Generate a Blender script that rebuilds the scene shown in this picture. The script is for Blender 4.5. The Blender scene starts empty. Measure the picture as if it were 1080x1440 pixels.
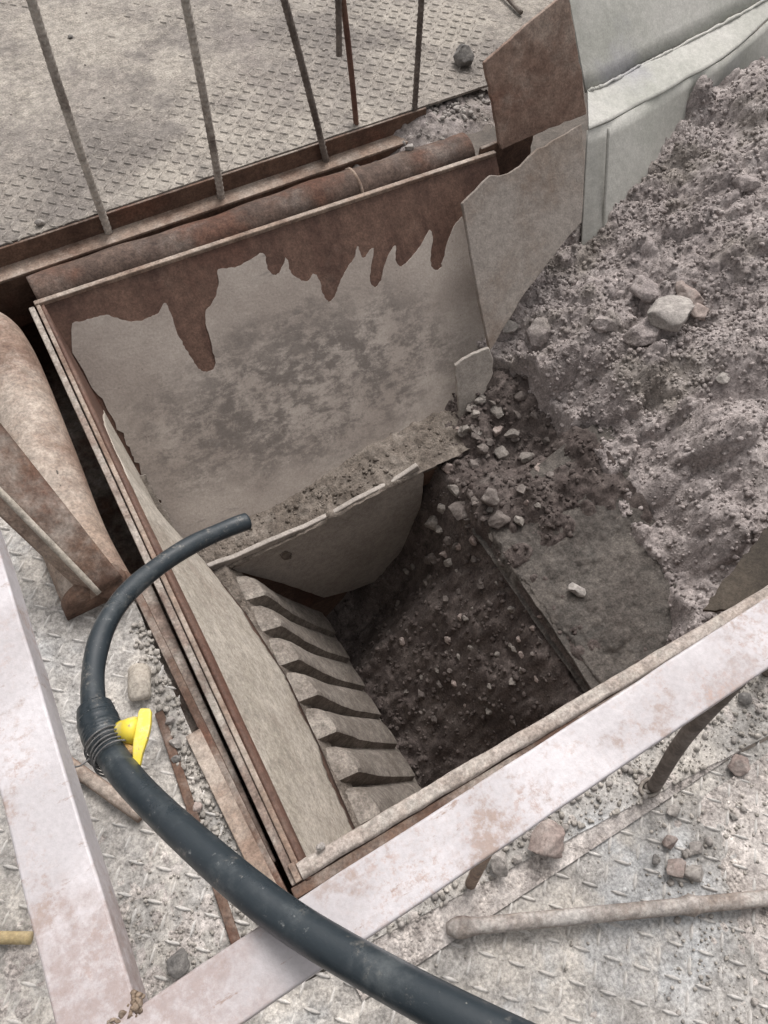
import bpy, bmesh, math
import numpy as np
from math import radians, cos, sin, pi
from mathutils import Vector, Matrix

S = bpy.context.scene
rng = np.random.default_rng(7)

# ---------------------------------------------------------------- camera
# world frame: x along the hopper's back wall, y towards the back wall, z up,
# origin on the near left corner of the hopper rim
F, CX, CY = 1082.0, 540.0, 720.0
dn = np.array([(490 - CX) / F, (1360 - CY) / F, 1.0]); dn /= np.linalg.norm(dn)
up_ = -dn
fw_ = np.array([0, -1, 0.]); fw_ = fw_ - fw_.dot(up_) * up_; fw_ /= np.linalg.norm(fw_)
rt_ = np.cross(fw_, up_)
A28 = radians(28)
RW = np.array([[cos(A28), sin(A28), 0], [-sin(A28), cos(A28), 0], [0, 0, 1]]) @ np.array([rt_, fw_, up_])
CAM = np.array([0.003, -0.156, 1.5])
cd = bpy.data.cameras.new('camera'); cam = bpy.data.objects.new('camera', cd); S.collection.objects.link(cam)
cd.sensor_fit = 'VERTICAL'; cd.sensor_height = 24.0; cd.lens = 24.0 * F / 1440.0
cd.clip_start = 0.02; cd.clip_end = 200
m4 = Matrix.Identity(4)
cols = [RW @ np.array([1, 0, 0.]), RW @ np.array([0, -1, 0.]), RW @ np.array([0, 0, -1.])]
for c in range(3):
    for r in range(3): m4[r][c] = cols[c][r]
for r in range(3): m4[r][3] = CAM[r]
cam.matrix_world = m4
S.camera = cam

# ---------------------------------------------------------------- light
SUN_EL, SUN_AZ = radians(58), radians(50)      # azimuth measured from +x, anticlockwise
w = bpy.data.worlds.new('World'); S.world = w; w.use_nodes = True
nt = w.node_tree; nt.nodes.clear()
sky = nt.nodes.new('ShaderNodeTexSky'); sky.sky_type = 'NISHITA'; sky.sun_disc = False
sky.sun_elevation = SUN_EL; sky.sun_rotation = radians(90) - SUN_AZ
sky.air_density = 1.0; sky.dust_density = 6.0; sky.ozone_density = 1.0
hs = nt.nodes.new('ShaderNodeHueSaturation'); hs.inputs['Saturation'].default_value = 0.06   # overcast
bg = nt.nodes.new('ShaderNodeBackground'); bg.inputs['Strength'].default_value = 0.12
wo = nt.nodes.new('ShaderNodeOutputWorld')
nt.links.new(sky.outputs[0], hs.inputs['Color']); nt.links.new(hs.outputs[0], bg.inputs[0]); nt.links.new(bg.outputs[0], wo.inputs[0])
sd = bpy.data.lights.new('sun', 'SUN'); sun = bpy.data.objects.new('sun', sd); S.collection.objects.link(sun)
sd.energy = 1.1; sd.angle = radians(25); sd.color = (1.0, 0.965, 0.93)
dv = Vector((cos(SUN_EL) * cos(SUN_AZ), cos(SUN_EL) * sin(SUN_AZ), sin(SUN_EL)))
sun.rotation_euler = dv.to_track_quat('Z', 'Y').to_euler(); sun.location = dv * 6
S.view_settings.view_transform = 'Standard'; S.view_settings.look = 'None'
S.view_settings.gamma = 1.0; S.view_settings.use_curve_mapping = False
S.view_settings.exposure = 0.55
S.view_settings.use_white_balance = True; S.view_settings.white_balance_temperature = 6680; S.view_settings.white_balance_tint = 12

# ---------------------------------------------------------------- pixel -> place
def ray(px, py): return RW @ np.array([(px - CX) / F, (py - CY) / F, 1.0])
def pl(px, py, ax, val):
    r = ray(px, py); return CAM + r * ((val - CAM[ax]) / r[ax])
def pz(px, py, z=0.0): return pl(px, py, 2, z)
def onp(px, py, p0, n):
    r = ray(px, py); p0 = np.array(p0); n = np.array(n, float)
    return CAM + r * (n.dot(p0 - CAM) / n.dot(r))

# ---------------------------------------------------------------- noise (numpy)
def hash2(ix, iy, s=0):
    h = (ix.astype(np.int64) * 374761393 + iy.astype(np.int64) * 668265263 + s * 974634541) & 0xffffffff
    h = ((h ^ (h >> 13)) * 1274126177) & 0xffffffff
    return ((h ^ (h >> 16)) & 0xffffff) / float(0xffffff)
def vnoise(x, y, s=0):
    ix, iy = np.floor(x), np.floor(y); fx, fy = x - ix, y - iy
    fx = fx * fx * (3 - 2 * fx); fy = fy * fy * (3 - 2 * fy)
    ix = ix.astype(np.int64); iy = iy.astype(np.int64)
    a = hash2(ix, iy, s); b = hash2(ix + 1, iy, s); c = hash2(ix, iy + 1, s); d = hash2(ix + 1, iy + 1, s)
    return (a + (b - a) * fx) * (1 - fy) + (c + (d - c) * fx) * fy
def fbm(x, y, s=0, o=4, g=0.5):
    x = np.asarray(x, float); y = np.asarray(y, float)
    t = np.zeros_like(x); a = 1.0; n = 0
    for k in range(o):
        t += a * (vnoise(x, y, s + k * 17) - 0.5); n += a; a *= g; x = x * 2.03 + 5.1; y = y * 2.03 - 3.7
    return t / n * 2
def clods(x, y, cell, s=0, keep=0.8):
    """height of half-buried lumps, one at most in each grid cell"""
    X, Y = x / cell, y / cell; ix, iy = np.floor(X).astype(np.int64), np.floor(Y).astype(np.int64)
    h = np.zeros_like(x)
    for dx in (-1, 0, 1):
        for dy in (-1, 0, 1):
            jx, jy = ix + dx, iy + dy
            px = jx + 0.1 + 0.8 * hash2(jx, jy, s); py = jy + 0.1 + 0.8 * hash2(jx, jy, s + 1)
            r = 0.22 + 0.5 * hash2(jx, jy, s + 2) ** 2
            r = np.where(hash2(jx, jy, s + 3) < keep, r, 0.01)
            ax = 0.7 + 0.6 * hash2(jx, jy, s + 4)
            d2 = ((X - px) * ax) ** 2 + ((Y - py) / ax) ** 2
            h = np.maximum(h, np.sqrt(np.maximum(0, r * r - d2)))
    return h * cell

# ---------------------------------------------------------------- scene helpers
COL = S.collection
def tag(o, label=None, cat=None, group=None, kind=None):
    if label: o['label'] = label
    if cat: o['category'] = cat
    if group: o['group'] = group
    if kind: o['kind'] = kind
    return o
def empty(name, loc, label, cat, group=None):
    o = bpy.data.objects.new(name, None); COL.objects.link(o); o.location = loc; o.empty_display_size = 0.05
    return tag(o, label, cat, group)
def link(name, me, mat=None, parent=None, smooth=False):
    o = bpy.data.objects.new(name, me); COL.objects.link(o)
    if mat: me.materials.append(mat)
    if smooth: me.polygons.foreach_set('use_smooth', [True] * len(me.polygons))
    if parent:
        o.parent = parent
        p = parent; off = Vector((0, 0, 0))
        while p: off += p.location; p = p.parent
        o.location = -off
    return o
def mesh(name, V, Fc, mat=None, parent=None, smooth=False):
    me = bpy.data.meshes.new(name); me.from_pydata([tuple(v) for v in V], [], [tuple(f) for f in Fc]); me.update()
    return link(name, me, mat, parent, smooth)
def trimesh(name, V, T, mat=None, parent=None, smooth=False):
    V = np.asarray(V, np.float32); T = np.asarray(T, np.int32); k = T.shape[1]
    me = bpy.data.meshes.new(name)
    me.vertices.add(len(V)); me.vertices.foreach_set('co', V.ravel())
    me.loops.add(T.size); me.loops.foreach_set('vertex_index', T.ravel())
    me.polygons.add(len(T)); me.polygons.foreach_set('loop_start', np.arange(0, T.size, k, dtype=np.int32))
    me.polygons.foreach_set('loop_total', np.full(len(T), k, np.int32))
    me.update(calc_edges=True); me.validate()
    return link(name, me, mat, parent, smooth)
def bevel(o, wd=0.002, seg=2):
    b = o.modifiers.new('bevel', 'BEVEL'); b.width = wd; b.segments = seg; b.limit_method = 'ANGLE'; b.angle_limit = radians(40)
    return o
def box(name, x0, x1, y0, y1, z0, z1, mat, parent=None, bw=0.002):
    V = [(x, y, z) for z in (z0, z1) for y in (y0, y1) for x in (x0, x1)]
    Fc = [(0, 2, 3, 1), (4, 5, 7, 6), (0, 1, 5, 4), (2, 6, 7, 3), (0, 4, 6, 2), (1, 3, 7, 5)]
    o = mesh(name, V, Fc, mat, parent)
    if bw: bevel(o, bw)
    return o
def bar(name, a, b, wvec, hvec, mat, parent=None, bw=0.002):
    """box from a to b; wvec, hvec are half extents across"""
    a, b, wv, hv = map(lambda q: np.array(q, float), (a, b, wvec, hvec))
    V = [p + sw * wv + sh * hv for p in (a, b) for sh in (-1, 1) for sw in (-1, 1)]
    Fc = [(0, 1, 3, 2), (4, 6, 7, 5), (0, 4, 5, 1), (2, 3, 7, 6), (0, 2, 6, 4), (1, 5, 7, 3)]
    o = mesh(name, V, Fc, mat, parent)
    me = o.data; bm = bmesh.new(); bm.from_mesh(me); bmesh.ops.recalc_face_normals(bm, faces=bm.faces); bm.to_mesh(me); bm.free()
    if bw: bevel(o, bw)
    return o
def jag(P, step=0.015, amp=0.002, seed=0, closed=True):
    """resample an outline and roughen it"""
    P = [np.array(p, float) for p in P]; out = []; n = len(P); r = np.random.default_rng(seed)
    for i in range(n if closed else n - 1):
        a, b = P[i], P[(i + 1) % n]; L = np.linalg.norm(b - a); k = max(1, int(L / step))
        for j in range(k):
            q = a + (b - a) * j / k
            out.append(q + r.normal(0, amp, 3) * (0.3 if j == 0 else 1))
    if not closed: out.append(P[-1])
    return out
def plate(name, P, nrm, th, mat, parent=None, step=0.02, amp=0.0015, seed=0, bw=0.0015):
    """flat plate: outline P (front face), thickness th against nrm"""
    nrm = np.array(nrm, float); nrm /= np.linalg.norm(nrm)
    Q = jag(P, step, amp, seed) if step else [np.array(p, float) for p in P]
    p0 = Q[0]
    Q = [q - nrm * (q - p0).dot(nrm) if step else q for q in Q]
    n = len(Q)
    V = Q + [q - nrm * th for q in Q]
    Fc = [tuple(range(n)), tuple(range(2 * n - 1, n - 1, -1))] + [(i, i + n, (i + 1) % n + n, (i + 1) % n) for i in range(n)]
    o = mesh(name, V, Fc, mat, parent)
    bm = bmesh.new(); bm.from_mesh(o.data); bmesh.ops.recalc_face_normals(bm, faces=bm.faces)
    bmesh.ops.triangulate(bm, faces=[f for f in bm.faces if len(f.verts) > 4]); bm.to_mesh(o.data); bm.free()
    if bw: bevel(o, bw, 1)
    return o
def spline(P, n):
    P = np.array(P, float); P = np.vstack([2 * P[0] - P[1], P, 2 * P[-1] - P[-2]])
    out = []
    for i in range(1, len(P) - 2):
        for t in np.linspace(0, 1, n, endpoint=False):
            a, b, c, d = P[i - 1:i + 3]
            out.append(0.5 * (2 * b + (c - a) * t + (2 * a - 5 * b + 4 * c - d) * t * t + (3 * b - a - 3 * c + d) * t ** 3))
    out.append(P[-2]); return np.array(out)
def tube(name, path, rad, seg, mat, parent=None, rib=None, squash=None, caps=True):
    path = np.asarray(path, float); n = len(path)
    rad = np.full(n, rad) if np.isscalar(rad) else np.asarray(rad, float)
    T = np.gradient(path, axis=0); T /= np.linalg.norm(T, axis=1)[:, None]
    N = np.cross(T[0], [0, 0, 1.]);
    if np.linalg.norm(N) < 1e-3: N = np.cross(T[0], [1., 0, 0])
    N /= np.linalg.norm(N)
    s = np.concatenate([[0], np.cumsum(np.linalg.norm(np.diff(path, axis=0), axis=1))])
    V = []
    for i in range(n):
        N = N - N.dot(T[i]) * T[i]; N /= np.linalg.norm(N); B = np.cross(T[i], N)
        for k in range(seg):
            a = 2 * pi * k / seg; r = rad[i]
            if rib: r += rib(s[i], a)
            sq = squash(s[i]) if squash else 1.0
            V.append(path[i] + r * (cos(a) * N * (2 - sq if squash else 1) + sin(a) * B * sq))
    Fc = [(i * seg + k, i * seg + (k + 1) % seg, (i + 1) * seg + (k + 1) % seg, (i + 1) * seg + k) for i in range(n - 1) for k in range(seg)]
    if caps: Fc += [tuple(range(seg - 1, -1, -1)), tuple((n - 1) * seg + k for k in range(seg))]
    return mesh(name, V, Fc, mat, parent, smooth=True)
def line(a, b, n): return np.linspace(np.array(a, float), np.array(b, float), n)

# base shapes for stones
def ico(sub):
    bm = bmesh.new(); bmesh.ops.create_icosphere(bm, subdivisions=sub, radius=1.0)
    bm.verts.ensure_lookup_table()
    V = np.array([v.co[:] for v in bm.verts]); T = np.array([[v.index for v in f.verts] for f in bm.faces]); bm.free()
    return V, T
ICO1, ICO2, ICO3, ICO4 = ico(1), ico(2), ico(3), ico(4)
def rot_rand(r):
    q = r.normal(size=4); q /= np.linalg.norm(q); a, b, c, d = q
    return np.array([[1 - 2 * (c * c + d * d), 2 * (b * c - a * d), 2 * (b * d + a * c)], [2 * (b * c + a * d), 1 - 2 * (b * b + d * d), 2 * (c * d - a * b)], [2 * (b * d - a * c), 2 * (c * d + a * b), 1 - 2 * (b * b + c * c)]])
def stone_verts(r, base, rough=0.18, cuts=5):
    V = base.copy()
    V *= (1 + r.normal(0, rough * 0.35, (len(V), 1)))
    for _ in range(cuts):
        n = r.normal(size=3); n /= np.linalg.norm(n); d = r.uniform(0.45, 0.85)
        k = V @ n; over = np.maximum(0, k - d); V -= np.outer(over, n)
    V *= r.uniform(0.6, 1.0, 3)
    return V @ rot_rand(r).T
def stones(name, pts, rad, mat, parent=None, base=ICO1, seed=1, sink=0.3, smooth=False):
    r = np.random.default_rng(seed); bank = [stone_verts(r, base[0]) for _ in range(24)]
    nv = len(base[0]); Vs, Ts = [], []
    for i, (p, q) in enumerate(zip(pts, rad)):
        b = bank[r.integers(24)]; a = r.uniform(0, 2 * pi); ca, sa = cos(a), sin(a)
        v = b * q; v = np.stack([v[:, 0] * ca - v[:, 1] * sa, v[:, 0] * sa + v[:, 1] * ca, v[:, 2]], 1)
        Vs.append(v + np.array(p) + [0, 0, q * (0.6 - sink)]); Ts.append(base[1] + i * nv)
    return trimesh(name, np.vstack(Vs), np.vstack(Ts), mat, parent, smooth)
ROCK_MESHES = {}
def rock(p, q, mat, label, group=None, name='stone', seed=0, sink=0.25, stretch=(1, 1, 1)):
    r = np.random.default_rng(seed + 1000)
    V = ICO4[0].copy()
    for _ in range(22):
        n = r.normal(size=3); n /= np.linalg.norm(n); d = r.uniform(0.5, 0.86)
        V -= np.outer(np.maximum(0, V @ n - d), n)
    V = V @ rot_rand(r).T * r.uniform([.8, .8, .6], [1.1, 1.1, .9]) * np.array(stretch)
    V += 0.07 * np.stack([fbm(V[:, 0] * 4 + 9, V[:, 1] * 4 + V[:, 2] * 3, seed + k, 4) for k in range(3)], 1)
    zmin = V[:, 2].min()
    o = trimesh(name, V * q, ICO4[1], mat, None, True)
    o.location = (p[0], p[1], p[2] - zmin * q * (1 - sink))
    return tag(o, label, 'stone', group)

# ---------------------------------------------------------------- materials
def c4(c): return (c[0], c[1], c[2], 1.0)
class Mat:
    def __init__(s, name):
        s.m = bpy.data.materials.new(name); s.m.use_nodes = True; s.t = s.m.node_tree; s.t.nodes.clear()
        s.out = s.t.nodes.new('ShaderNodeOutputMaterial'); s.b = s.t.nodes.new('ShaderNodeBsdfPrincipled')
        s.t.links.new(s.b.outputs[0], s.out.inputs[0]); s.geo = s.t.nodes.new('ShaderNodeNewGeometry')
    def n(s, typ, **kw):
        nd = s.t.nodes.new(typ)
        for k, v in kw.items(): setattr(nd, k, v)
        return nd
    def l(s, a, b): s.t.links.new(a, b)
    def noise(s, scale, detail=5, rough=0.6, stretch=None, dist=0.0, off=(0, 0, 0), rotz=0.0):
        mp = s.n('ShaderNodeMapping'); mp.inputs['Location'].default_value = off
        if stretch: mp.inputs['Scale'].default_value = stretch
        mp.inputs['Rotation'].default_value = (0, 0, rotz)
        s.l(s.geo.outputs['Position'], mp.inputs['Vector'])
        nz = s.n('ShaderNodeTexNoise'); nz.inputs['Scale'].default_value = scale; nz.inputs['Detail'].default_value = detail
        nz.inputs['Roughness'].default_value = rough; nz.inputs['Distortion'].default_value = dist
        s.l(mp.outputs[0], nz.inputs['Vector']); return nz.outputs['Fac']
    def ramp(s, x, lo, hi, a=0.0, b=1.0):
        mr = s.n('ShaderNodeMapRange'); mr.interpolation_type = 'SMOOTHSTEP'
        mr.inputs[1].default_value = lo; mr.inputs[2].default_value = hi; mr.inputs[3].default_value = a; mr.inputs[4].default_value = b
        s.l(x, mr.inputs[0]); return mr.outputs[0]
    def mul(s, a, b, op='MULTIPLY'):
        nd = s.n('ShaderNodeMath', operation=op)
        for i, x in enumerate((a, b)):
            if isinstance(x, (int, float)): nd.inputs[i].default_value = x
            else: s.l(x, nd.inputs[i])
        return nd.outputs[0]
    def mix(s, fac, a, b, blend='MIX'):
        nd = s.n('ShaderNodeMix', data_type='RGBA', blend_type=blend)
        if isinstance(fac, (int, float)): nd.inputs[0].default_value = fac
        else: s.l(fac, nd.inputs[0])
        for i, x in ((6, a), (7, b)):
            if isinstance(x, tuple): nd.inputs[i].default_value = c4(x)
            else: s.l(x, nd.inputs[i])
        return nd.outputs[2]
    def upf(s, lo=0.3, hi=0.9):
        sx = s.n('ShaderNodeSeparateXYZ'); s.l(s.geo.outputs['Normal'], sx.inputs[0]); return s.ramp(sx.outputs[2], lo, hi)
    def axis(s, i):
        sx = s.n('ShaderNodeSeparateXYZ'); s.l(s.geo.outputs['Position'], sx.inputs[0]); return sx.outputs[i]
    def bump(s, h, dist, strength=1.0, prev=None):
        bp = s.n('ShaderNodeBump'); bp.inputs['Distance'].default_value = dist; bp.inputs['Strength'].default_value = strength
        s.l(h, bp.inputs['Height'])
        if prev is not None: s.l(prev, bp.inputs['Normal'])
        return bp.outputs[0]
    def done(s, col, rough=0.85, normal=None, metal=0.0, spec=0.3):
        s.l(col, s.b.inputs['Base Color']) if not isinstance(col, tuple) else setattr(s.b.inputs['Base Color'], 'default_value', c4(col))
        if isinstance(rough, (int, float)): s.b.inputs['Roughness'].default_value = rough
        else: s.l(rough, s.b.inputs['Roughness'])
        s.b.inputs['Metallic'].default_value = metal; s.b.inputs['Specular IOR Level'].default_value = spec
        if normal is not None: s.l(normal, s.b.inputs['Normal'])
        return s.m

def weathered(name, a, b, dust, dust_lo=0.45, dust_hi=0.65, sc=9.0, speck=0.35, up=True, rough=0.8, b1=0.0025, b2=0.0006, streak=None, third=None, grain=0.0):
    """two tones of the thing's own surface, dust lying on what faces up, fine speckle, two scales of relief"""
    M = Mat(name)
    n1 = M.noise(sc, 7, 0.65, stretch=streak)
    col = M.mix(M.ramp(n1, 0.36, 0.64), a, b)
    if third: col = M.mix(M.ramp(M.noise(sc * 0.45, 5, 0.6, off=(3, 1, 7)), 0.52, 0.66), col, third)
    d = M.ramp(M.noise(sc * 0.7, 8, 0.7, off=(7, 3, 1)), dust_lo, dust_hi)
    if up: d = M.mul(d, M.upf(0.1, 0.85))
    col = M.mix(d, col, dust)
    f = M.noise(160, 4, 0.7); f2 = M.noise(42, 6, 0.7, off=(2, 2, 2))
    col = M.mix(1.0, col, M.mix(M.ramp(f, 0.25, 0.75), (1 - speck,) * 3, (1 + speck * 0.6,) * 3), 'MULTIPLY')
    col = M.mix(1.0, col, M.mix(M.ramp(f2, 0.3, 0.7), (1 - speck * 0.8,) * 3, (1 + speck * 0.5,) * 3), 'MULTIPLY')
    nb = M.bump(f2, b1); nb = M.bump(f, b2, 1.0, nb)
    if grain:
        mp = M.n('ShaderNodeTexVoronoi'); mp.inputs['Scale'].default_value = 120; mp.inputs['Randomness'].default_value = 1.0; M.l(M.geo.outputs['Position'], mp.inputs['Vector'])
        msk = M.mul(M.ramp(M.noise(14, 6, 0.7, off=(6, 6, 1)), 0.42, 0.6), min(1.0, grain * 1.2))
        g = M.ramp(mp.outputs['Distance'], 0.15, 0.62, 1.0, 0.0)
        sx = M.n('ShaderNodeSeparateColor'); M.l(mp.outputs['Color'], sx.inputs[0])
        tone = M.mix(M.ramp(sx.outputs[0], 0.0, 1.0), (0.55, 0.53, 0.51), (1.22, 1.2, 1.17))
        col = M.mix(msk, col, M.mix(1.0, col, tone, 'MULTIPLY'))
        nb = M.bump(M.mul(g, msk), 0.004, 1.0, nb)
    return M.done(col, rough, nb)

RUST = weathered('rust_steel', (0.095, 0.055, 0.040), (0.15, 0.092, 0.066), (0.33, 0.29, 0.255), 0.42, 0.7, 9, 0.35, b1=0.002, third=(0.14, 0.07, 0.048))
RUST_DARK = weathered('rust_dark', (0.085, 0.058, 0.047), (0.14, 0.098, 0.078), (0.2, 0.165, 0.145), 0.5, 0.75, 8, 0.4, third=(0.13, 0.066, 0.046))
RUST_PLATE = weathered('rust_plate', (0.19, 0.122, 0.094), (0.26, 0.18, 0.142), (0.34, 0.27, 0.225), 0.46, 0.68, 6, 0.34, up=False, third=(0.2, 0.115, 0.085))
RUST_RED = weathered('rust_red', (0.13, 0.066, 0.050), (0.20, 0.115, 0.085), (0.33, 0.28, 0.25), 0.5, 0.75, 7, 0.3, b1=0.0015)
RUST_WET = weathered('rust_wet', (0.09, 0.049, 0.037), (0.145, 0.086, 0.064), (0.2, 0.14, 0.11), 0.55, 0.8, 6, 0.32, up=False, b1=0.0015, rough=0.65, third=(0.12, 0.062, 0.045), streak=(2.6, 0.5, 0.5))
RUST_PALE = weathered('rust_dusty', (0.22, 0.15, 0.115), (0.32, 0.245, 0.195), (0.41, 0.35, 0.30), 0.4, 0.65, 8, 0.35, third=(0.19, 0.125, 0.095))
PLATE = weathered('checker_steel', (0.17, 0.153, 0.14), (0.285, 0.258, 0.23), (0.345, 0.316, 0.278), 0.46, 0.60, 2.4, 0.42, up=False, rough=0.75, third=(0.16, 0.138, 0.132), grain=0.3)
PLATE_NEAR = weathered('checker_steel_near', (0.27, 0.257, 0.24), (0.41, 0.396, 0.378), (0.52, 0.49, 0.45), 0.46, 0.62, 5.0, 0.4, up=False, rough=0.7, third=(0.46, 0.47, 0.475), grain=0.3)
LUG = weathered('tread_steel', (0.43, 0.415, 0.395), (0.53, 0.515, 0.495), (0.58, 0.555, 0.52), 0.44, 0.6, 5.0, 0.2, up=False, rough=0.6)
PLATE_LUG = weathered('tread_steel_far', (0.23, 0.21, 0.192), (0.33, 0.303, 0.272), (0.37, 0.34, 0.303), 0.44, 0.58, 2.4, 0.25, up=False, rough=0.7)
MUD_PALE = weathered('pale_mud', (0.40, 0.362, 0.308), (0.49, 0.447, 0.39), (0.35, 0.305, 0.258), 0.5, 0.7, 7, 0.32, up=False, rough=0.95)
GREY_DUST = weathered('grey_dusted_paint', (0.40, 0.405, 0.37), (0.48, 0.48, 0.445), (0.53, 0.525, 0.495), 0.4, 0.7, 4, 0.14, rough=0.9, b1=0.0012, third=(0.40, 0.40, 0.41))
PILE = weathered('crushed_stone', (0.275, 0.243, 0.235), (0.375, 0.336, 0.325), (0.46, 0.42, 0.405), 0.48, 0.7, 7, 0.4, rough=0.97, b1=0.003, b2=0.0012, third=(0.27, 0.243, 0.222), grain=0.3)
FILL = weathered('damp_shaded_stone', (0.078, 0.062, 0.057), (0.135, 0.112, 0.103), (0.21, 0.187, 0.172), 0.53, 0.8, 10, 0.42, rough=0.95, b1=0.004, b2=0.0012)  # damp tone, with the chamber's shade also darkened into the colour
STONE = weathered('stone_grey', (0.27, 0.25, 0.235), (0.38, 0.355, 0.33), (0.44, 0.415, 0.385), 0.5, 0.75, 22, 0.3, rough=0.95)
STONE_D = weathered('stone_dark', (0.14, 0.135, 0.13), (0.21, 0.2, 0.19), (0.36, 0.34, 0.31), 0.45, 0.75, 26, 0.35, rough=0.95)
STONE_C = weathered('stone_brownish', (0.2, 0.18, 0.165), (0.3, 0.275, 0.25), (0.36, 0.335, 0.31), 0.5, 0.75, 22, 0.3, rough=0.95)
FILL_ST = weathered('stone_damp_shaded', (0.12, 0.102, 0.094), (0.19, 0.166, 0.152), (0.27, 0.243, 0.225), 0.5, 0.75, 22, 0.3, rough=0.95)  # toned to the chamber rock: damp plus shade in the colour
STONE_R = weathered('stone_pinkish', (0.27, 0.215, 0.195), (0.35, 0.295, 0.27), (0.44, 0.41, 0.38), 0.5, 0.8, 26, 0.3, rough=0.95)
GRAVEL = weathered('gravel', (0.31, 0.29, 0.26), (0.44, 0.41, 0.375), (0.5, 0.47, 0.43), 0.5, 0.75, 30, 0.4, rough=0.95)
JAW = weathered('jaw_steel', (0.185, 0.16, 0.138), (0.265, 0.236, 0.208), (0.33, 0.30, 0.265), 0.42, 0.72, 13, 0.42, rough=0.8, b1=0.0015)
CHEEK = weathered('cheek_steel', (0.34, 0.31, 0.28), (0.43, 0.395, 0.36), (0.45, 0.41, 0.375), 0.5, 0.8, 5, 0.24, rough=0.7, b1=0.001)
SLAB = weathered('shaded_wet_mud', (0.085, 0.074, 0.066), (0.135, 0.12, 0.107), (0.075, 0.069, 0.063), 0.42, 0.7, 9, 0.45, rough=0.8, b1=0.006)  # mud tone, darkened further for the shade below the pile edge
DEFL = weathered('deflector_steel', (0.15, 0.108, 0.084), (0.24, 0.198, 0.166), (0.29, 0.26, 0.234), 0.42, 0.62, 3.5, 0.24, up=False, rough=0.85, b1=0.0015)
ROD_PALE = weathered('rebar_dusty', (0.40, 0.36, 0.32), (0.5, 0.46, 0.41), (0.17, 0.14, 0.12), 0.52, 0.66, 5, 0.3, up=False)
ROD = weathered('rebar_steel', (0.12, 0.098, 0.085), (0.2, 0.17, 0.15), (0.38, 0.35, 0.31), 0.4, 0.7, 16, 0.3)
WELD = weathered('weld_metal', (0.16, 0.115, 0.085), (0.25, 0.19, 0.14), (0.4, 0.37, 0.33), 0.5, 0.75, 40, 0.35, rough=0.6)
GROUND = weathered('soil', (0.08, 0.07, 0.06), (0.13, 0.11, 0.095), (0.16, 0.14, 0.12), 0.5, 0.7, 4, 0.3)
STONE_RUST = weathered('dark_scale', (0.05, 0.042, 0.034), (0.085, 0.07, 0.055), (0.14, 0.125, 0.1), 0.5, 0.8, 9, 0.3)
RIM = weathered('rim_steel', (0.2, 0.145, 0.12), (0.29, 0.23, 0.195), (0.4, 0.36, 0.32), 0.4, 0.65, 14, 0.4)
LEDGE = weathered('packed_dirt', (0.14, 0.118, 0.1), (0.21, 0.182, 0.157), (0.28, 0.25, 0.22), 0.5, 0.75, 14, 0.4, rough=0.97, b1=0.004, grain=0.4)
WOOD = weathered('dry_wood', (0.46, 0.36, 0.2), (0.55, 0.45, 0.28), (0.55, 0.5, 0.4), 0.5, 0.8, 14, 0.25)

def make_coat():
    M = Mat('caked_dust')
    col = M.mix(M.ramp(M.noise(4, 7, 0.62), 0.38, 0.64), (0.325, 0.283, 0.252), (0.42, 0.375, 0.337))
    # the scoured middle of the wall, where stone has slid: a worn patch with streaks along the fall
    px = M.mul(M.axis(0), 0.62, 'SUBTRACT'); pzz = M.mul(M.axis(2), -0.36, 'SUBTRACT')
    rr = M.mul(M.mul(M.mul(px, 1.5), M.mul(px, 1.5)), M.mul(M.mul(pzz, 4.6), M.mul(pzz, 4.6)), 'ADD')
    patch = M.ramp(M.mul(rr, M.mul(M.noise(5, 6, 0.7, off=(1, 8, 2)), 1.5), 'ADD'), 0.9, 1.9, 1.0, 0.0)
    st = M.mul(M.mul(M.noise(34, 8, 0.78, stretch=(0.55, 1.0, 1.0), dist=0.25, off=(4, 4, 4), rotz=0.4), 0.6), M.mul(M.noise(9, 6, 0.7, stretch=(1, .6, .6), off=(2, 7, 1)), 0.4), 'ADD')
    wear = M.mul(patch, M.ramp(st, 0.43, 0.56, 0.0, 0.95))
    col = M.mix(wear, col, (0.165, 0.145, 0.132))
    sp = M.ramp(M.noise(60, 3, 0.6, off=(9, 1, 3)), 0.70, 0.76)
    col = M.mix(sp, col, (0.16, 0.13, 0.115))
    sc = M.ramp(M.noise(11, 6, 0.7, stretch=(0.35, 1.4, 1.4), dist=0.8, off=(0, 5, 9), rotz=0.5), 0.62, 0.68)
    col = M.mix(M.mul(sc, 0.6), col, (0.22, 0.2, 0.185))
    f = M.noise(150, 4, 0.7); f2 = M.noise(38, 6, 0.7)
    col = M.mix(1.0, col, M.mix(M.ramp(f, 0.25, 0.75), (0.84,) * 3, (1.1,) * 3), 'MULTIPLY')
    nb = M.bump(f2, 0.0012); nb = M.bump(st, 0.003, 0.5, nb); nb = M.bump(f, 0.0005, 1.0, nb)
    return M.done(col, 0.95, nb)
COAT = make_coat()
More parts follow.
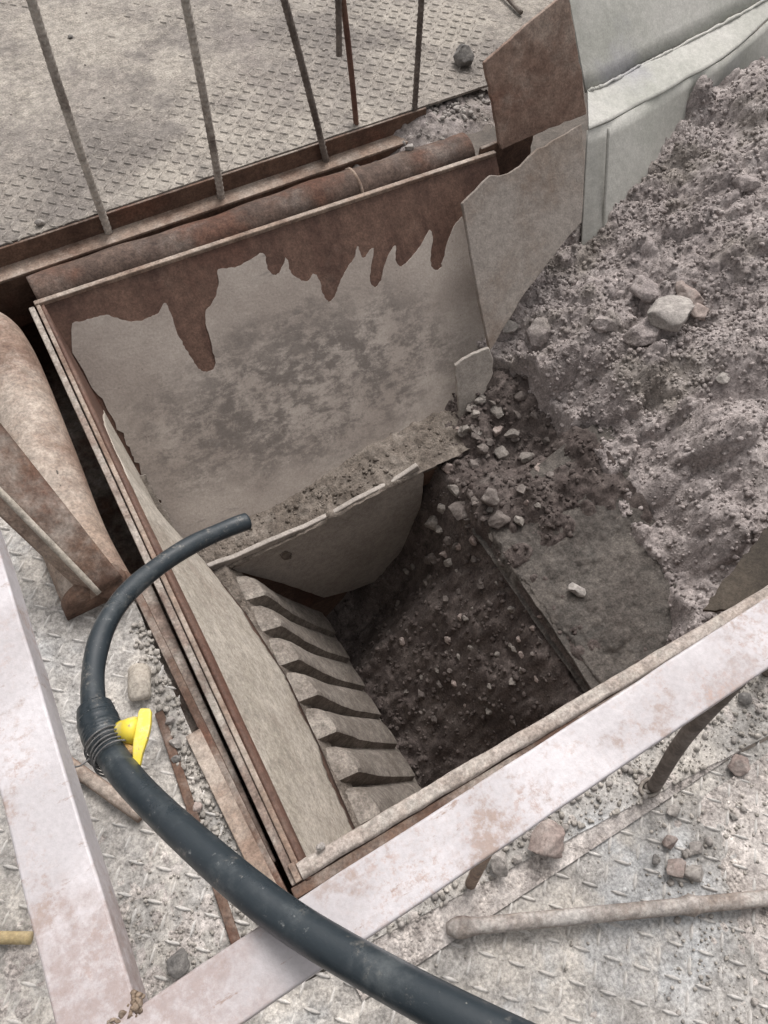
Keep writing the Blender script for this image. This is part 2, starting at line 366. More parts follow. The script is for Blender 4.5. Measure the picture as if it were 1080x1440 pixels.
def make_rail():
    M = Mat('pale_painted_rail')
    col = M.mix(M.ramp(M.noise(7, 5, 0.6), 0.38, 0.62), (0.45, 0.43, 0.445), (0.55, 0.53, 0.55))
    r = M.noise(13, 8, 0.75, off=(2.3, 0.4, 0))
    col = M.mix(M.ramp(r, 0.535, 0.65), col, (0.34, 0.27, 0.24))
    col = M.mix(M.ramp(M.noise(3.2, 4, 0.6, off=(4, 2, 1)), 0.42, 0.62, 0.0, 0.55), col, (0.40, 0.375, 0.385))
    col = M.mix(M.mul(M.ramp(M.noise(95, 6, 0.8, off=(5, 0, 0)), 0.48, 0.6), M.ramp(M.noise(9, 5, 0.7, off=(8, 2, 0)), 0.44, 0.62)), col, (0.40, 0.315, 0.29))
    cd_ = M.mul(M.mul(M.axis(0), -0.2, 'SUBTRACT'), M.mul(M.axis(0), -0.2, 'SUBTRACT')); ce_ = M.mul(M.mul(M.axis(1), -0.08, 'SUBTRACT'), M.mul(M.axis(1), -0.08, 'SUBTRACT'))
    near = M.ramp(M.mul(M.mul(cd_, ce_, 'ADD'), M.mul(M.noise(22, 7, 0.75), 0.05), 'ADD'), 0.025, 0.055, 1.0, 0.0)
    col = M.mix(M.mul(near, M.ramp(M.noise(38, 7, 0.8, off=(1, 1, 5)), 0.36, 0.6, 0.25, 0.95)), col, (0.335, 0.275, 0.262))
    col = M.mix(M.ramp(M.noise(24, 7, 0.8, off=(1, 6, 0), stretch=(1, 3, 1)), 0.60, 0.70), col, (0.29, 0.215, 0.185))
    f = M.noise(140, 4, 0.7)
    col = M.mix(1.0, col, M.mix(M.ramp(f, 0.25, 0.75), (0.9,) * 3, (1.05,) * 3), 'MULTIPLY')
    nb = M.bump(M.noise(30, 5, 0.6), 0.0006); nb = M.bump(f, 0.0004, 1, nb)
    return M.done(col, M.ramp(r, 0.4, 0.6, 0.38, 0.8), nb, spec=0.5)
RAIL = make_rail()
def make_hose():
    M = Mat('black_rubber')
    d = M.ramp(M.noise(10, 8, 0.75), 0.5, 0.75)
    col = M.mix(M.mul(d, 0.6), (0.018, 0.027, 0.034), (0.12, 0.135, 0.14))
    col = M.mix(M.mul(M.ramp(M.noise(16, 9, 0.8, off=(1, 9, 4)), 0.56, 0.70), M.upf(0.0, 0.9)), col, (0.24, 0.225, 0.2))
    col = M.mix(M.ramp(M.noise(120, 5, 0.7, off=(2, 0, 4)), 0.66, 0.74), col, (0.26, 0.25, 0.23))
    col = M.mix(M.ramp(M.noise(60, 6, 0.75, off=(3, 3, 0)), 0.62, 0.74), col, (0.2, 0.21, 0.21))
    nb = M.bump(M.noise(50, 6, 0.7), 0.0006)
    return M.done(col, M.ramp(M.noise(18, 6, 0.7), 0.3, 0.7, 0.24, 0.5), nb, spec=0.55)
HOSE = make_hose()
def make_yellow():
    M = Mat('yellow_plastic')
    col = M.mix(M.ramp(M.noise(40, 7, 0.75), 0.48, 0.72), (0.72, 0.58, 0.06), (0.60, 0.52, 0.27))
    col = M.mix(M.ramp(M.noise(90, 6, 0.75, off=(1, 1, 1)), 0.58, 0.68), col, (0.3, 0.25, 0.14))
    return M.done(col, 0.45, M.bump(M.noise(60, 4, 0.6), 0.0004), spec=0.5)
YELLOW = make_yellow()

# ================================================================ setting
box('ground', -6, 8, -6, 8, -2.6, -2.5, GROUND, None, 0)['kind'] = 'structure'

def lugs(parent, poly, z, mat, seed, cover=0.5, pitch=0.037, ang=0.0, hmax=0.0050):
    """raised tread bars of a checker plate inside a polygon; caked dust buries some of them"""
    P = np.array(poly)[:, :2]; x0, y0 = P.min(0); x1, y1 = P.max(0)
    ca, sa = cos(ang), sin(ang); c = P.mean(0); R_ = np.linalg.norm(P - c, axis=1).max()
    k = int(R_ / pitch) + 1; I, J = np.meshgrid(np.arange(-k, k + 1), np.arange(-k, k + 1)); I = I.ravel(); J = J.ravel()
    X = c[0] + pitch * (I * ca - J * sa); Y = c[1] + pitch * (I * sa + J * ca)
    ins = np.zeros(len(X), bool); n = len(P)
    for a in range(n):
        (ax, ay), (bx, by) = P[a], P[(a + 1) % n]
        cr = ((ay > Y) != (by > Y)); xs = ax + (Y - ay) / ((by - ay) if by != ay else 1e-9) * (bx - ax); ins ^= cr & (X < xs)
    X, Y, I, J = X[ins], Y[ins], I[ins], J[ins]
    hgt = fbm(X * 2.6, Y * 2.6, seed, 4) + 0.45 * fbm(X * 16, Y * 16, seed + 5, 3)
    hgt = np.clip((hgt + cover) * 3.0, 0, 1)
    X, Y, I, J, hgt = [q[hgt > 0.12] for q in (X, Y, I, J, hgt)]
    L, Wd = pitch * 0.44, pitch * 0.10
    t = np.array([[-1, 0], [-.55, -.8], [0, -1], [.55, -.8], [1, 0], [.55, .8], [0, 1], [-.55, .8]])
    bx = np.concatenate([t * [L, Wd], t * [L * .80, Wd * .5]]); bz = np.array([-0.001] * 8 + [1.0] * 8)
    a = np.where((I + J) % 2 == 0, pi / 4, -pi / 4) + ang
    vx = X[:, None] + bx[None, :, 0] * np.cos(a)[:, None] - bx[None, :, 1] * np.sin(a)[:, None]
    vy = Y[:, None] + bx[None, :, 0] * np.sin(a)[:, None] + bx[None, :, 1] * np.cos(a)[:, None]
    vz = z + np.where(bz[None] > 0, hmax * hgt[:, None], -0.001) * np.ones_like(vx)
    V = np.stack([vx, vy, vz], 2).reshape(-1, 3)
    q = np.array([[i, (i + 1) % 8, (i + 1) % 8 + 8, i + 8] for i in range(8)] + [[8, 9, 10, 15], [15, 10, 11, 14], [14, 11, 12, 13]])
    T = (q[None] + 16 * np.arange(len(X))[:, None, None]).reshape(-1, 4)
    o = trimesh('tread_bars', V, T, mat, parent, False); o['kind'] = 'stuff'; return o

def deck(poly, z, mat, th=0.008, seed=1, cover=0.5, ang=0.0, tread=True):
    o = plate('deck_floor', [(p[0], p[1], z) for p in poly], (0, 0, 1), th, mat, None, 0.03, 0.0008, seed)
    o['kind'] = 'structure'
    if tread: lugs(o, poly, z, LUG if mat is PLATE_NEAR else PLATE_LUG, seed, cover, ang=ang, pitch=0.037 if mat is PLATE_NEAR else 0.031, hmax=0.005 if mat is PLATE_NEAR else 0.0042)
    return o
def gravel_on(parent, poly, z, n, rmin, rmax, mat, seed, power=3.0, dens=0.0, name='gravel'):
    r = np.random.default_rng(seed); P = np.array(poly)[:, :2]; lo, hi = P.min(0), P.max(0); pts, rad = [], []
    m = len(P); tries = 0
    while len(pts) < n and tries < n * 30:
        tries += 1; x, y = r.uniform(lo, hi); ins = False
        for a in range(m):
            (ax, ay), (bx, by) = P[a], P[(a + 1) % m]
            if (ay > y) != (by > y) and x < ax + (y - ay) / (by - ay) * (bx - ax): ins = not ins
        if not ins: continue
        if dens and float(fbm(np.array([x * 5.0]), np.array([y * 5.0]), seed, 3)[0]) < r.normal(dens, 0.25): continue
        pts.append((x, y, z)); rad.append(rmin + (rmax - rmin) * r.random() ** power)
    o = stones(name, pts, rad, mat, parent, ICO1, seed); o['kind'] = 'stuff'; return o

# far deck behind the angle beam (its line is skewed 3 degrees to the hopper)
ZB = 0.0
pL, pR = pz(0, 375, ZB), pz(590, 176, ZB)             # inner corner line of the angle beam
bd = (pR - pL) / np.linalg.norm(pR - pL); bn = np.array([-bd[1], bd[0], 0])
FD = 0.056
e0, e1 = pL - bd * 1.2, pR + bd * 0.05
far_poly = [e0 + bn * 0.008, e1 + bn * 0.008, e1 + bd * 1.1 + bn * 0.008, e1 + bd * 2.2 + bn * 2.3, e0 + bn * 2.3]
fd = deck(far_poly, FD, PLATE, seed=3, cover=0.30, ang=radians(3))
gravel_on(fd, far_poly, FD, 700, 0.0015, 0.006, GRAVEL, 4, 4)

# ---- near deck (right of the guard rail) and the strips beside the hopper
nd_poly = [pz(340, 1428), pz(1120, 1018), (1.6, -0.27, 0), (1.6, -1.2, 0), (-0.9, -1.2, 0), (-0.9, -0.06, 0)]
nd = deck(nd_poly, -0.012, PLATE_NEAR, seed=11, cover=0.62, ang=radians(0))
gs_poly = [pz(330, 1424), pz(1120, 1014), (1.6, -0.262, 0), (1.6, -0.052, 0), (-0.034, -0.052, 0), (-0.034, -0.12, 0)]
gs = deck(gs_poly, 0.0, PLATE_NEAR, th=0.006, seed=12, tread=False)
# left deck
ld_poly = [(-0.078, -0.12, 0), (-0.078, 0.70, 0), (-0.135, 0.74, 0), (-0.16, 1.45, 0), (-0.24, 1.66, 0), (-1.6, 1.62, 0), (-1.6, -0.06, 0), (-0.5, -0.06, 0)]
ld = deck(ld_poly, -0.004, PLATE_NEAR, seed=13, cover=0.50, ang=radians(4))
# steel edge strips and gravel on the strips beside the hopper
def strip(name, a, b, wd, z0, z1, mat, label, cat, group=None):
    a = np.array(a); b = np.array(b); d = (b - a) / np.linalg.norm(b - a); nn = np.array([-d[1], d[0], 0])
    o = bar(name, [a[0], a[1], (z0 + z1) / 2], [b[0], b[1], (z0 + z1) / 2], nn * wd / 2, (0, 0, (z1 - z0) / 2), mat)
    return tag(o, label, cat, group)
strip('edge_bar', (-0.066, 0.66, 0), (-0.043, -0.045, 0), 0.016, -0.09, 0.004, RUST, 'rusty flat bar edging the gap beside the hopper\'s left wall', 'steel bar')
strip('edge_bar', (-0.117, 0.40, 0), (-0.147, -0.05, 0), 0.017, -0.002, 0.005, RUST, 'thin brown flat bar lying in gravel beside the yellow valve', 'steel bar')
strip('edge_bar', (-0.075, 0.33, 0), (-0.060, -0.05, 0), 0.030, -0.004, 0.010, RUST_PALE, 'dusty brown flat bar between the gravel strip and the gap by the hopper', 'steel bar')
gp = [(-0.072, 0.60, 0), (-0.092, -0.06, 0), (-0.14, -0.06, 0), (-0.108, 0.60, 0)]
gravel_on(ld, gp, -0.002, 420, 0.002, 0.010, GRAVEL, 21, 2.6)
gp2 = [(-0.155, 0.33, 0), (-0.152, -0.05, 0), (-0.36, -0.05, 0), (-0.33, 0.22, 0)]
gravel_on(ld, gp2, -0.003, 600, 0.0012, 0.0055, GRAVEL, 22, 3.0, 0.1)
gravel_on(ld, ld_poly, -0.003, 350, 0.001, 0.004, GRAVEL, 23, 3.0, 0.15)
gravel_on(gs, gs_poly, 0.001, 2600, 0.002, 0.009, GRAVEL, 24, 3.2)
gravel_on(gs, gs_poly, 0.001, 160, 0.005, 0.013, STONE, 27, 1.5)
# the dirt that covers the right half of the near deck
dirt_poly = [pz(925, 1130), pz(1090, 1040), (1.5, -0.26, 0), (1.5, -0.9, 0), (0.55, -0.9, 0), pz(930, 1440), pz(960, 1300), pz(905, 1230)]
gravel_on(nd, dirt_poly, -0.011, 3800, 0.0015, 0.0065, GRAVEL, 25, 3.0)
gravel_on(nd, dirt_poly, -0.011, 120, 0.004, 0.012, STONE, 28, 1.6)
gravel_on(nd, nd_poly, -0.011, 1500, 0.001, 0.005, GRAVEL, 26, 3.0, 0.2)
def dirt_sheet(parent, x0, x1, y0, y1, z, hmax, mask, mat, seed, step=0.006):
    xs = np.arange(x0, x1, step); ys = np.arange(y0, y1, step); X, Y = np.meshgrid(xs, ys)
    h = mask(X, Y) + 0.35 * fbm(X * 9, Y * 9, seed, 4)
    Z = z - 0.004 + np.clip(h, -0.3, 1) * hmax + 0.0012 * fbm(X * 60, Y * 60, seed + 3, 3) + 0.35 * clods(X, Y, 0.02, seed, 0.35) * (h > 0.05)
    return hfield('dust_layer', X, Y, Z, mat, parent)
def hfield(name, X, Y, Z, mat, parent=None, keep=None):
    h, wd = X.shape; V = np.stack([X, Y, Z], 2).reshape(-1, 3)
    i = np.arange(h * wd).reshape(h, wd); T = np.stack([i[:-1, :-1], i[:-1, 1:], i[1:, 1:], i[1:, :-1]], 2)
    if keep is not None: T = T[keep[:-1, :-1] & keep[1:, 1:] & keep[:-1, 1:] & keep[1:, :-1]]
    o = trimesh(name, V, T.reshape(-1, 4), mat, parent, True); o['kind'] = 'stuff'; return o
DIRT = weathered('dry_dirt', (0.40, 0.365, 0.345), (0.52, 0.485, 0.46), (0.60, 0.56, 0.53), 0.45, 0.7, 12, 0.42, up=False, rough=0.97, b1=0.0035, b2=0.0012, grain=0.6)
dxn = pz(925, 1200)
dirt_sheet(nd, 0.25, 1.5, -0.9, -0.235, -0.012, 0.009, lambda X, Y: np.clip((X - 0.60 - 0.25 * (Y + 0.3)) * 5, -1, 0.8) * 1.0 - np.clip((Y + 0.245) * 30, 0, 5), DIRT, 41)
dirt_sheet(nd, -0.6, 0.75, -0.9, -0.21, -0.012, 0.005, lambda X, Y: -0.05 + np.clip((-Y - 0.36 - 0.25 * X) * 3, -0.5, 0.5), DIRT, 42)
dirt_sheet(ld, -0.75, -0.155, -0.055, 0.9, -0.004, 0.006, lambda X, Y: np.clip(0.25 + (0.28 - Y) * 2.0, -0.6, 0.6), DIRT, 43)
dirt_sheet(gs, 0.0, 1.5, -0.21, -0.06, 0.0, 0.006, lambda X, Y: 0.35 - np.clip((-Y - (0.135 + 0.084 * (X + .14)) + 0.012) * 60, 0, 5), DIRT, 44)

# ---------------------------------------------------------------- angle beam, rods, pipe behind the hopper
ab = empty('angle_beam', tuple((pL + pR) / 2), 'long rusty angle beam carrying upright rods behind the hopper', 'steel beam')
q0, q1 = pL - bd * 1.2, pR + bd * 0.02
bar('lower_flange', q0 - bn * 0.026 + [0, 0, -.004], q1 - bn * 0.026 + [0, 0, -.004], bn * 0.030, (0, 0, 0.004), RUST_PALE, ab)
bar('upright_flange', q0 + [0, 0, .026], q1 + [0, 0, .026], bn * 0.004, (0, 0, 0.028), RUST, ab)
def rebar(px0, py0, px1, py1, label, r=0.0105, mat=ROD, bend=0.0, ext=1.25, group='upright rods on the angle beam', parent=None, name='rebar_rod', z0=0.0):
    a = pz(px0, py0, z0) - bn * 0.016; b = pl(px1, py1, 1, a[1]); b = a + (b - a) * ext
    n = 260; P = line(a, b, n); t = np.linspace(0, 1, n); P[:, 0] += bend * np.sin(pi * t)
    o = tube(name, P, r, 10, mat, parent, rib=lambda s, an: 0.0016 * max(0, sin(2 * pi * s / 0.016 + (an if an < pi else -an))) ** 2 + (0.0012 if abs(sin(an)) < 0.25 else 0))
    if parent is None: tag(o, label, 'rod', group)
    return o
rebar(150, 322, 45, -5, 'dusty ribbed rod at the angle beam\'s end by the elbow pipe', bend=-0.006, mat=ROD_PALE)
rebar(308, 273, 258, -5, 'dusty ribbed rod standing second from the elbow pipe end of the beam', bend=0.004, mat=ROD_PALE)
rebar(455, 222, 397, -5, 'leaning ribbed rod standing third along the angle beam', bend=0.004, r=0.0095)
bar('gap_shade_web', q0 - bn * 0.050 + [0, 0, -.09], q1 - bn * 0.050 + [0, 0, -.09], bn * 0.003, (0, 0, 0.080), RUST, ab)  # added plate, closes the gap under the flange to keep it dark
rt = empty('welded_rod', tuple(pz(503, 197)), 'reddish smooth rod with a short ribbed rod welded near its top', 'rod', 'upright rods on the angle beam')
a = pz(503, 197); b = pl(480, -5, 1, a[1]); b = a + (b - a) * 1.3
P = spline([a, a + (b - a) * .35 + [.004, 0, 0], a + (b - a) * .7 + [.004, 0, 0], b], 30); tube('smooth_rod', P, 0.0085, 10, RUST_RED, rt)
a2 = pl(477, 78, 1, a[1] - 0.012); b2 = pl(475, -60, 1, a[1] - 0.012)
tube('short_rod', line(a2, b2, 90), 0.0085, 10, ROD, rt, rib=lambda s, an: 0.0015 * max(0, sin(2 * pi * s / 0.016 + (an if an < pi else -an))) ** 2)
tube('foot_hook', spline([a + [0.005, 0, .012], a + [-.012, -.01, 0.010], a + [-.03, -.008, .012], a + [-.035, .004, .03]], 8), 0.008, 8, RUST_PALE, rt)
rebar(578, 172, 593, -5, 'dark straight ribbed rod at the beam end beside the gravel patch', r=0.0085)
tag(tube('steel_rod', line(pz(700, -18, FD + .02), pz(733, 18, FD + .012), 12), 0.008, 8, ROD), 'short dark rod lying on the far deck beyond the rusty plate', 'rod')

# round pipe between the angle beam and the back wall, dented and rusty
pb = empty('rusty_pipe', (0.5, 1.64, 0), 'long rust brown pipe lying along the top of the back wall', 'pipe')
n = 120; P = np.stack([np.linspace(0.0, 0.985, n), 1.640 + 0.022 * np.linspace(0, 1, n), -0.044 + 0.004 * np.sin(np.linspace(0, 9, n))], 1)
tube('pipe_body', P, 0.062 + 0.0016 * np.sin(np.linspace(0, 31, n)), 28, RUST_DARK, pb)
P = np.stack([np.linspace(0.992, 1.40, n), 1.662 + 0.008 * np.linspace(0, 1, n), np.full(n, -0.048)], 1)
tube('pipe_body', P, 0.063 + 0.002 * np.sin(np.linspace(2, 14, n)), 28, RUST_DARK, pb)
tube('weld_bead', [(0.988, 1.662 + 0.063 * cos(t), -0.046 + 0.063 * sin(t)) for t in np.linspace(0.1, pi, 24)], 0.005 + 0.0015 * rng.random(24), 6, RUST_PALE, pb)
# lump of rubble and dirt at the beam's right end
xs, ys = np.meshgrid(np.arange(1.0, 1.62, 0.005), np.arange(1.69, 2.02, 0.005))
mh = np.clip(1.2 - ((xs - 1.42) / 0.24) ** 2 - ((ys - 1.80) / 0.13) ** 2, -0.2, 1)
Z = -0.02 + 0.050 * mh + 0.010 * fbm(xs * 20, ys * 20, 5, 4) + 0.8 * clods(xs, ys, 0.03, 8, 0.5)
tag(hfield('dirt_heap', xs, ys, Z, PILE), 'low heap of dirt and gravel beside the rusty leaning plate', 'dirt')
r_ = np.random.default_rng(5); pts = []; rad = []
for k in range(260):
    x = r_.normal(1.42, 0.10); y = r_.normal(1.79, 0.055)
    if 1.02 < x < 1.6 and 1.70 < y < 2.0:
        pts.append((x, y, -0.02 + 0.050 * max(-.2, min(1, 1.2 - ((x - 1.42) / .24) ** 2 - ((y - 1.8) / .13) ** 2)))); rad.append(0.003 + 0.011 * r_.random() ** 2.5)
o = stones('gravel', pts, rad, STONE, None, ICO2, 9); tag(o, 'loose grey gravel scattered over the dirt heap by the beam end', 'gravel', kind='stuff')
plate('channel_web', [(1.40, 1.585, 0.02), (1.60, 1.60, 0.03), (1.62, 1.60, -0.22), (1.40, 1.585, -0.22)], (0, -1, 0), 0.012, RUST, pb, seed=31)

# ---------------------------------------------------------------- hopper
hp = empty('feed_hopper', (0, 0, 0), 'square steel crusher hopper with dust caked walls and rust stained top', 'hopper')
K = (1.57 - 1.075) / 0.6                      # back wall leans: y = 1.57 + K z
WN = np.array([0, -1.0, K]); WN /= np.linalg.norm(WN)
def bw_pt(px, py, lift=0.0): return onp(px, py, np.array([0, 1.57, 0]) + WN * lift, WN)
BWP = [(0.0, 1.57, 0.0), (1.445, 1.57, 0.0), (1.445, 1.57 + K * -0.3, -0.3), (1.25, 1.57 + K * -0.45, -0.45), (1.09, 1.57 + K * -0.6, -0.6), (0.05, 1.57 + K * -0.6, -0.6)]
plate('back_wall', BWP, WN, 0.012, RUST_WET, hp, 0.02, 0.0012, 51)
drip = [(100, 495), (103, 456), (115, 452), (132, 447), (150, 443), (165, 447), (180, 452), (200, 450), (213, 445), (222, 440), (228, 430), (233, 426), (240, 440), (250, 470), (258, 484), (266, 498),
        (275, 514), (283, 521), (291, 523), (300, 519), (303, 510), (299, 490), (291, 462), (289, 440), (296, 430), (303, 417), (308, 400), (306, 380), (318, 377), (335, 374), (352, 365), (370, 356), (374, 370), (378, 381), (386, 387), (395, 381), (402, 362),
        (406, 374), (412, 386), (424, 394), (433, 395), (441, 386), (448, 391), (454, 412), (459, 422), (465, 424), (472, 414), (480, 394), (490, 374), (499, 362), (503, 346), (507, 358), (512, 363), (520, 352), (526, 350),
        (523, 372), (520, 392), (525, 403), (532, 401), (538, 386), (545, 362), (556, 345), (556, 362), (560, 373), (568, 373), (583, 357), (594, 342), (604, 324), (609, 334), (606, 355), (606, 370), (611, 379), (619, 378), (625, 360), (632, 334), (640, 316), (650, 304)]
low = [(664, 345), (690, 470), (693, 520), (645, 598), (620, 598), (596, 625), (560, 640), (520, 661), (475, 682), (430, 697), (385, 716), (350, 728), (318, 745), (285, 765), (262, 782), (240, 740), (226, 712), (205, 672), (182, 630), (160, 590), (138, 556), (118, 522)]
dp = [bw_pt(x, y, 0.004) for x, y in drip + low]
bwo = [c for c in bpy.data.objects if c.name == 'back_wall'][0]
# roughen only the eaten edge; drips themselves stay rounded
R2 = np.random.default_rng(3)
sm = spline(np.array([p for p in dp[:len(drip)]]), 4)
sm = [p + np.array([R2.normal(0, .0012), 0, R2.normal(0, .0012)]) for p in sm]
lw = jag(dp[len(drip):], 0.014, 0.004, 4, closed=False)
cp = [q - WN * (np.array(q) - dp[0]).dot(WN) for q in list(sm) + lw]
plate('dust_coat', cp, WN, 0.005, COAT, bwo, 0, 0, bw=0.001)
# rolled top edge of the back wall
bar('rim_edge', (-0.012, 1.572, 0.001), (1.445, 1.572, 0.001), (0, 0.008, 0), (0, 0, 0.007), RUST_PALE, hp, 0.003)
# left wall: leans in towards the jaw, bottom edge uneven
yy = np.linspace(-0.005, 1.575, 80)
def ubot(y): return np.interp(y, [0, 0.11, 0.3, 0.53, 0.75, 0.95, 1.08, 1.6], [0.142, 0.148, 0.162, 0.168, 0.150, 0.112, 0.055, 0.06])
def zbot(y): return np.interp(y, [0, 1.0, 1.1, 1.2, 1.35, 1.57], [-0.55, -0.55, -0.58, -0.44, -0.24, -0.0]) 
t = np.linspace(0, 1, 16)
Yg, Tg = np.meshgrid(yy, t); Xg = ubot(Yg) * Tg; Zg = -0.56 * Tg
Xg = Xg + 0.003 * fbm(Yg * 4, Tg * 3, 3, 3)
o = hfield('left_wall', Xg, Yg, Zg, RUST_WET, hp); del o['kind']
sld = o.modifiers.new('thickness', 'SOLIDIFY'); sld.thickness = 0.01; sld.offset = -1; lwo = o
# pale coat on the left wall with a broken lower edge
E0 = [(146, 612), (137, 590), (128, 575)]
yy = np.linspace(0.012, 1.52, 420); t = np.linspace(0, 1, 26)
Yg, Tg = np.meshgrid(yy, t)
top = np.interp(yy, [0, 0.9, 1.05, 1.2, 1.35, 1.52], [0.004, 0.004, 0.10, 0.18, 0.42, 0.55]) + 0.02 * np.clip((yy - .85) * 8, 0, 1) * fbm(yy * 18, yy * 0, 2, 4)
bot = np.interp(yy, [0, 0.05, 0.8, 0.9, 1.0, 1.1, 1.52], [0.80, 0.93, 0.95, 0.95, 0.95, 0.97, 0.97]) + 0.05 * fbm(yy * 40, yy * 0, 7, 5, 0.65) + 0.045 * fbm(yy * 9, yy * 0, 17, 3)
Tg = top[None] + (bot - top)[None] * Tg
Xg = ubot(Yg) * Tg + 0.003 * fbm(Yg * 4, Tg * 3, 3, 3); Zg = -0.56 * Tg
nx = 0.97; nz_ = 0.25
lf = 0.0012 + 0.005 * np.clip(Tg / 0.08, 0, 1)
o = hfield('dust_coat', Xg + nx * lf, Yg, Zg + nz_ * lf, MUD_PALE, lwo); del o['kind']
sld = o.modifiers.new('thickness', 'SOLIDIFY'); sld.thickness = 0.005; sld.offset = -1
# rim of the left wall: two ridges
for x, hgt, wd, m in ((-0.005, 0.004, 0.0055, RUST_PALE), (-0.0185, -0.002, 0.0078, RIM)):
    n = 60; yv = np.linspace(0.0, 1.572, n); V = []
    bar('rim_edge', (x, 0.0, hgt - 0.02), (x + (0 if x > -.01 else -0.004), 1.572, hgt - 0.02), (wd, 0, 0), (0, 0, 0.02), m, hp, 0.003)
# torn lip hanging between the left wall and the back wall
lp = [bw_pt(190, 668, .03), bw_pt(205, 668, .03), bw_pt(224, 706, .03), bw_pt(243, 735, .03), bw_pt(256, 768, .03), bw_pt(246, 762, .03), bw_pt(216, 735, .03), bw_pt(205, 705, .03)]
plate('torn_lip', lp, WN, 0.006, JAW, hp, 0.006, 0.0018, 61)
# near wall: seen from above as a crusted top and a rusty outer flange
nwo = bar('near_wall', (-0.012, 0.010, -0.31), (1.75, 0.018, -0.31), (0, 0.006, 0), (0, 0, 0.31), RUST, hp)
xs, ys = np.meshgrid(np.arange(-0.004, 1.75, 0.004), np.linspace(0, 1, 12))
ed0 = 0.000 + 0.0025 * fbm(xs[0] * 25, xs[0] * 0, 3, 4); ed1 = 0.030 + 0.002 * fbm(xs[0] * 22, xs[0] * 0, 9, 4)
Y = ed0[None] + (ed1 - ed0)[None] * ys; Z = 0.001 + 0.010 * np.sqrt(np.maximum(0, 1 - (2 * ys - 1) ** 4)) + 0.0022 * fbm(xs * 70, Y * 70, 4, 3)
o = hfield('mud_crust', xs, Y, Z, weathered('rim_mud', (0.34, 0.29, 0.255), (0.43, 0.38, 0.345), (0.48, 0.45, 0.41), 0.45, 0.7, 20, 0.35, rough=0.95, b1=0.003), nwo); del o['kind']
bar('rim_edge', (-0.012, 0.034, 0.0), (-0.012, 0.0, 0.0), (0.006, 0, 0), (0, 0, 0.008), RUST_PALE, hp)
bar('near_flange', (-0.03, -0.012, -0.006), (1.75, -0.008, -0.006), (0, 0.010, 0), (0, 0, 0.006), RUST, hp)

plate('gap_shade_skirt', [(-0.082, -0.02, -0.012), (-0.082, 0.70, -0.012), (-0.082, 0.70, -0.45), (-0.082, -0.02, -0.45)], (1, 0, 0), 0.006, RUST, hp, 0.05, 0.0005, 52)  # added skirt, blocks light so the gap beside the hopper goes dark
box('gap_shade_floor', -0.30, 0.02, -0.06, 1.78, -0.46, -0.44, RUST, hp, 0)  # added floor, hides the lit ground below the gap
box('gap_shade_side', -0.30, -0.28, 0.70, 1.78, -0.44, -0.02, RUST, hp, 0)  # added side, encloses the gap against light
box('gap_channel', -0.080, -0.034, 0.055, 0.70, -0.10, -0.036, RIM, hp)
box('gap_shade_back', -0.30, 0.02, 1.79, 1.80, -0.46, -0.02, RUST, hp, 0)  # added end wall, stops the view past the floor to bright ground
box('gap_shade_end', -0.09, 0.02, -0.06, -0.05, -0.44, -0.02, RUST, hp, 0)  # added near end, encloses the gap against light
box('gap_shade_floor', 0.02, 1.5, 1.50, 1.80, -0.30, -0.28, RUST, hp, 0)  # added floor, keeps the gap behind the back wall dark
# ---------------------------------------------------------------- crusher frame, jaw, cheek plate
cf = empty('crusher_frame', (0.2, 0.55, -0.6), 'dirt covered ledge of the crusher body below the hopper walls', 'crusher')
box('back_ledge', -0.06, 1.10, 0.962, 1.20, -0.70, -0.615, RUST, cf)
box('left_ledge', -0.06, 0.165, -0.03, 0.96, -0.70, -0.615, RUST, cf)
box('front_wall', -0.06, 1.3, -0.10, -0.03, -1.6, -0.60, RUST, cf)
box('back_side_wall', -0.06, 1.25, 1.02, 1.10, -1.6, -0.71, RUST, cf)
xs, ys = np.meshgrid(np.arange(0.04, 1.09, 0.005), np.arange(0.940, 1.12, 0.005))
Z = -0.612 + 0.004 + 0.012 * np.clip((ys - 0.965) / 0.12, -0.2, 1) * (0.8 + 0.5 * fbm(xs * 6, ys * 6, 4, 3)) + 0.006 * fbm(xs * 30, ys * 30, 5, 4) + 0.45 * clods(xs, ys, 0.03, 12, 0.5)
Z += 0.05 * np.clip((xs - 0.42) / 0.35, 0, 1)
Z -= np.clip((0.940 + 0.010 * fbm(xs * 9, xs * 0, 3, 3) - ys) * 4, 0, 1)
hfield('dirt', xs, ys, Z, LEDGE, cf)
r_ = np.random.default_rng(15); pts, rad = [], []
for k in range(260):
    x = r_.uniform(0.08, 1.06); y = 0.972 + 0.10 * r_.random() ** 1.2
    pts.append((x, y, -0.610 + 0.012 * (y - .965) / .12 + 0.05 * min(1, max(0, (x - 0.42) / 0.35)))); rad.append(0.003 + 0.010 * r_.random() ** 3)
stones('loose_chips', pts, rad, LEDGE, cf, ICO1, 16)['kind'] = 'stuff'
ct = [(285, 801), (308, 792), (330, 785), (380, 762), (430, 742), (470, 722), (503, 703), (550, 680), (588, 655)]
cb = [(597, 668), (594, 700), (586, 745), (578, 797), (556, 808), (538, 814), (495, 831), (455, 841), (400, 822), (340, 806)]
YC = 0.950
cpts = [pl(x, y, 1, YC) for x, y in ct + cb]
cpl = plate('cheek_plate', cpts, (0, -1, 0), 0.016, CHEEK, None, 0.03, 0.0012, 71, bw=0.004)
cpl.modifiers['bevel'].segments = 3
tag(cpl, 'smooth grey cheek plate with pointed lower edge at the end of the toothed jaw', 'cheek plate')
bx = plate('bolt_recess', [pl(x, y, 1, YC - 0.004) for x, y in [(394, 781), (402, 775), (411, 779), (410, 786), (400, 788)]], (0, -1, 0), 0.012, LEDGE, cpl, 0.005, 0.001, 5)

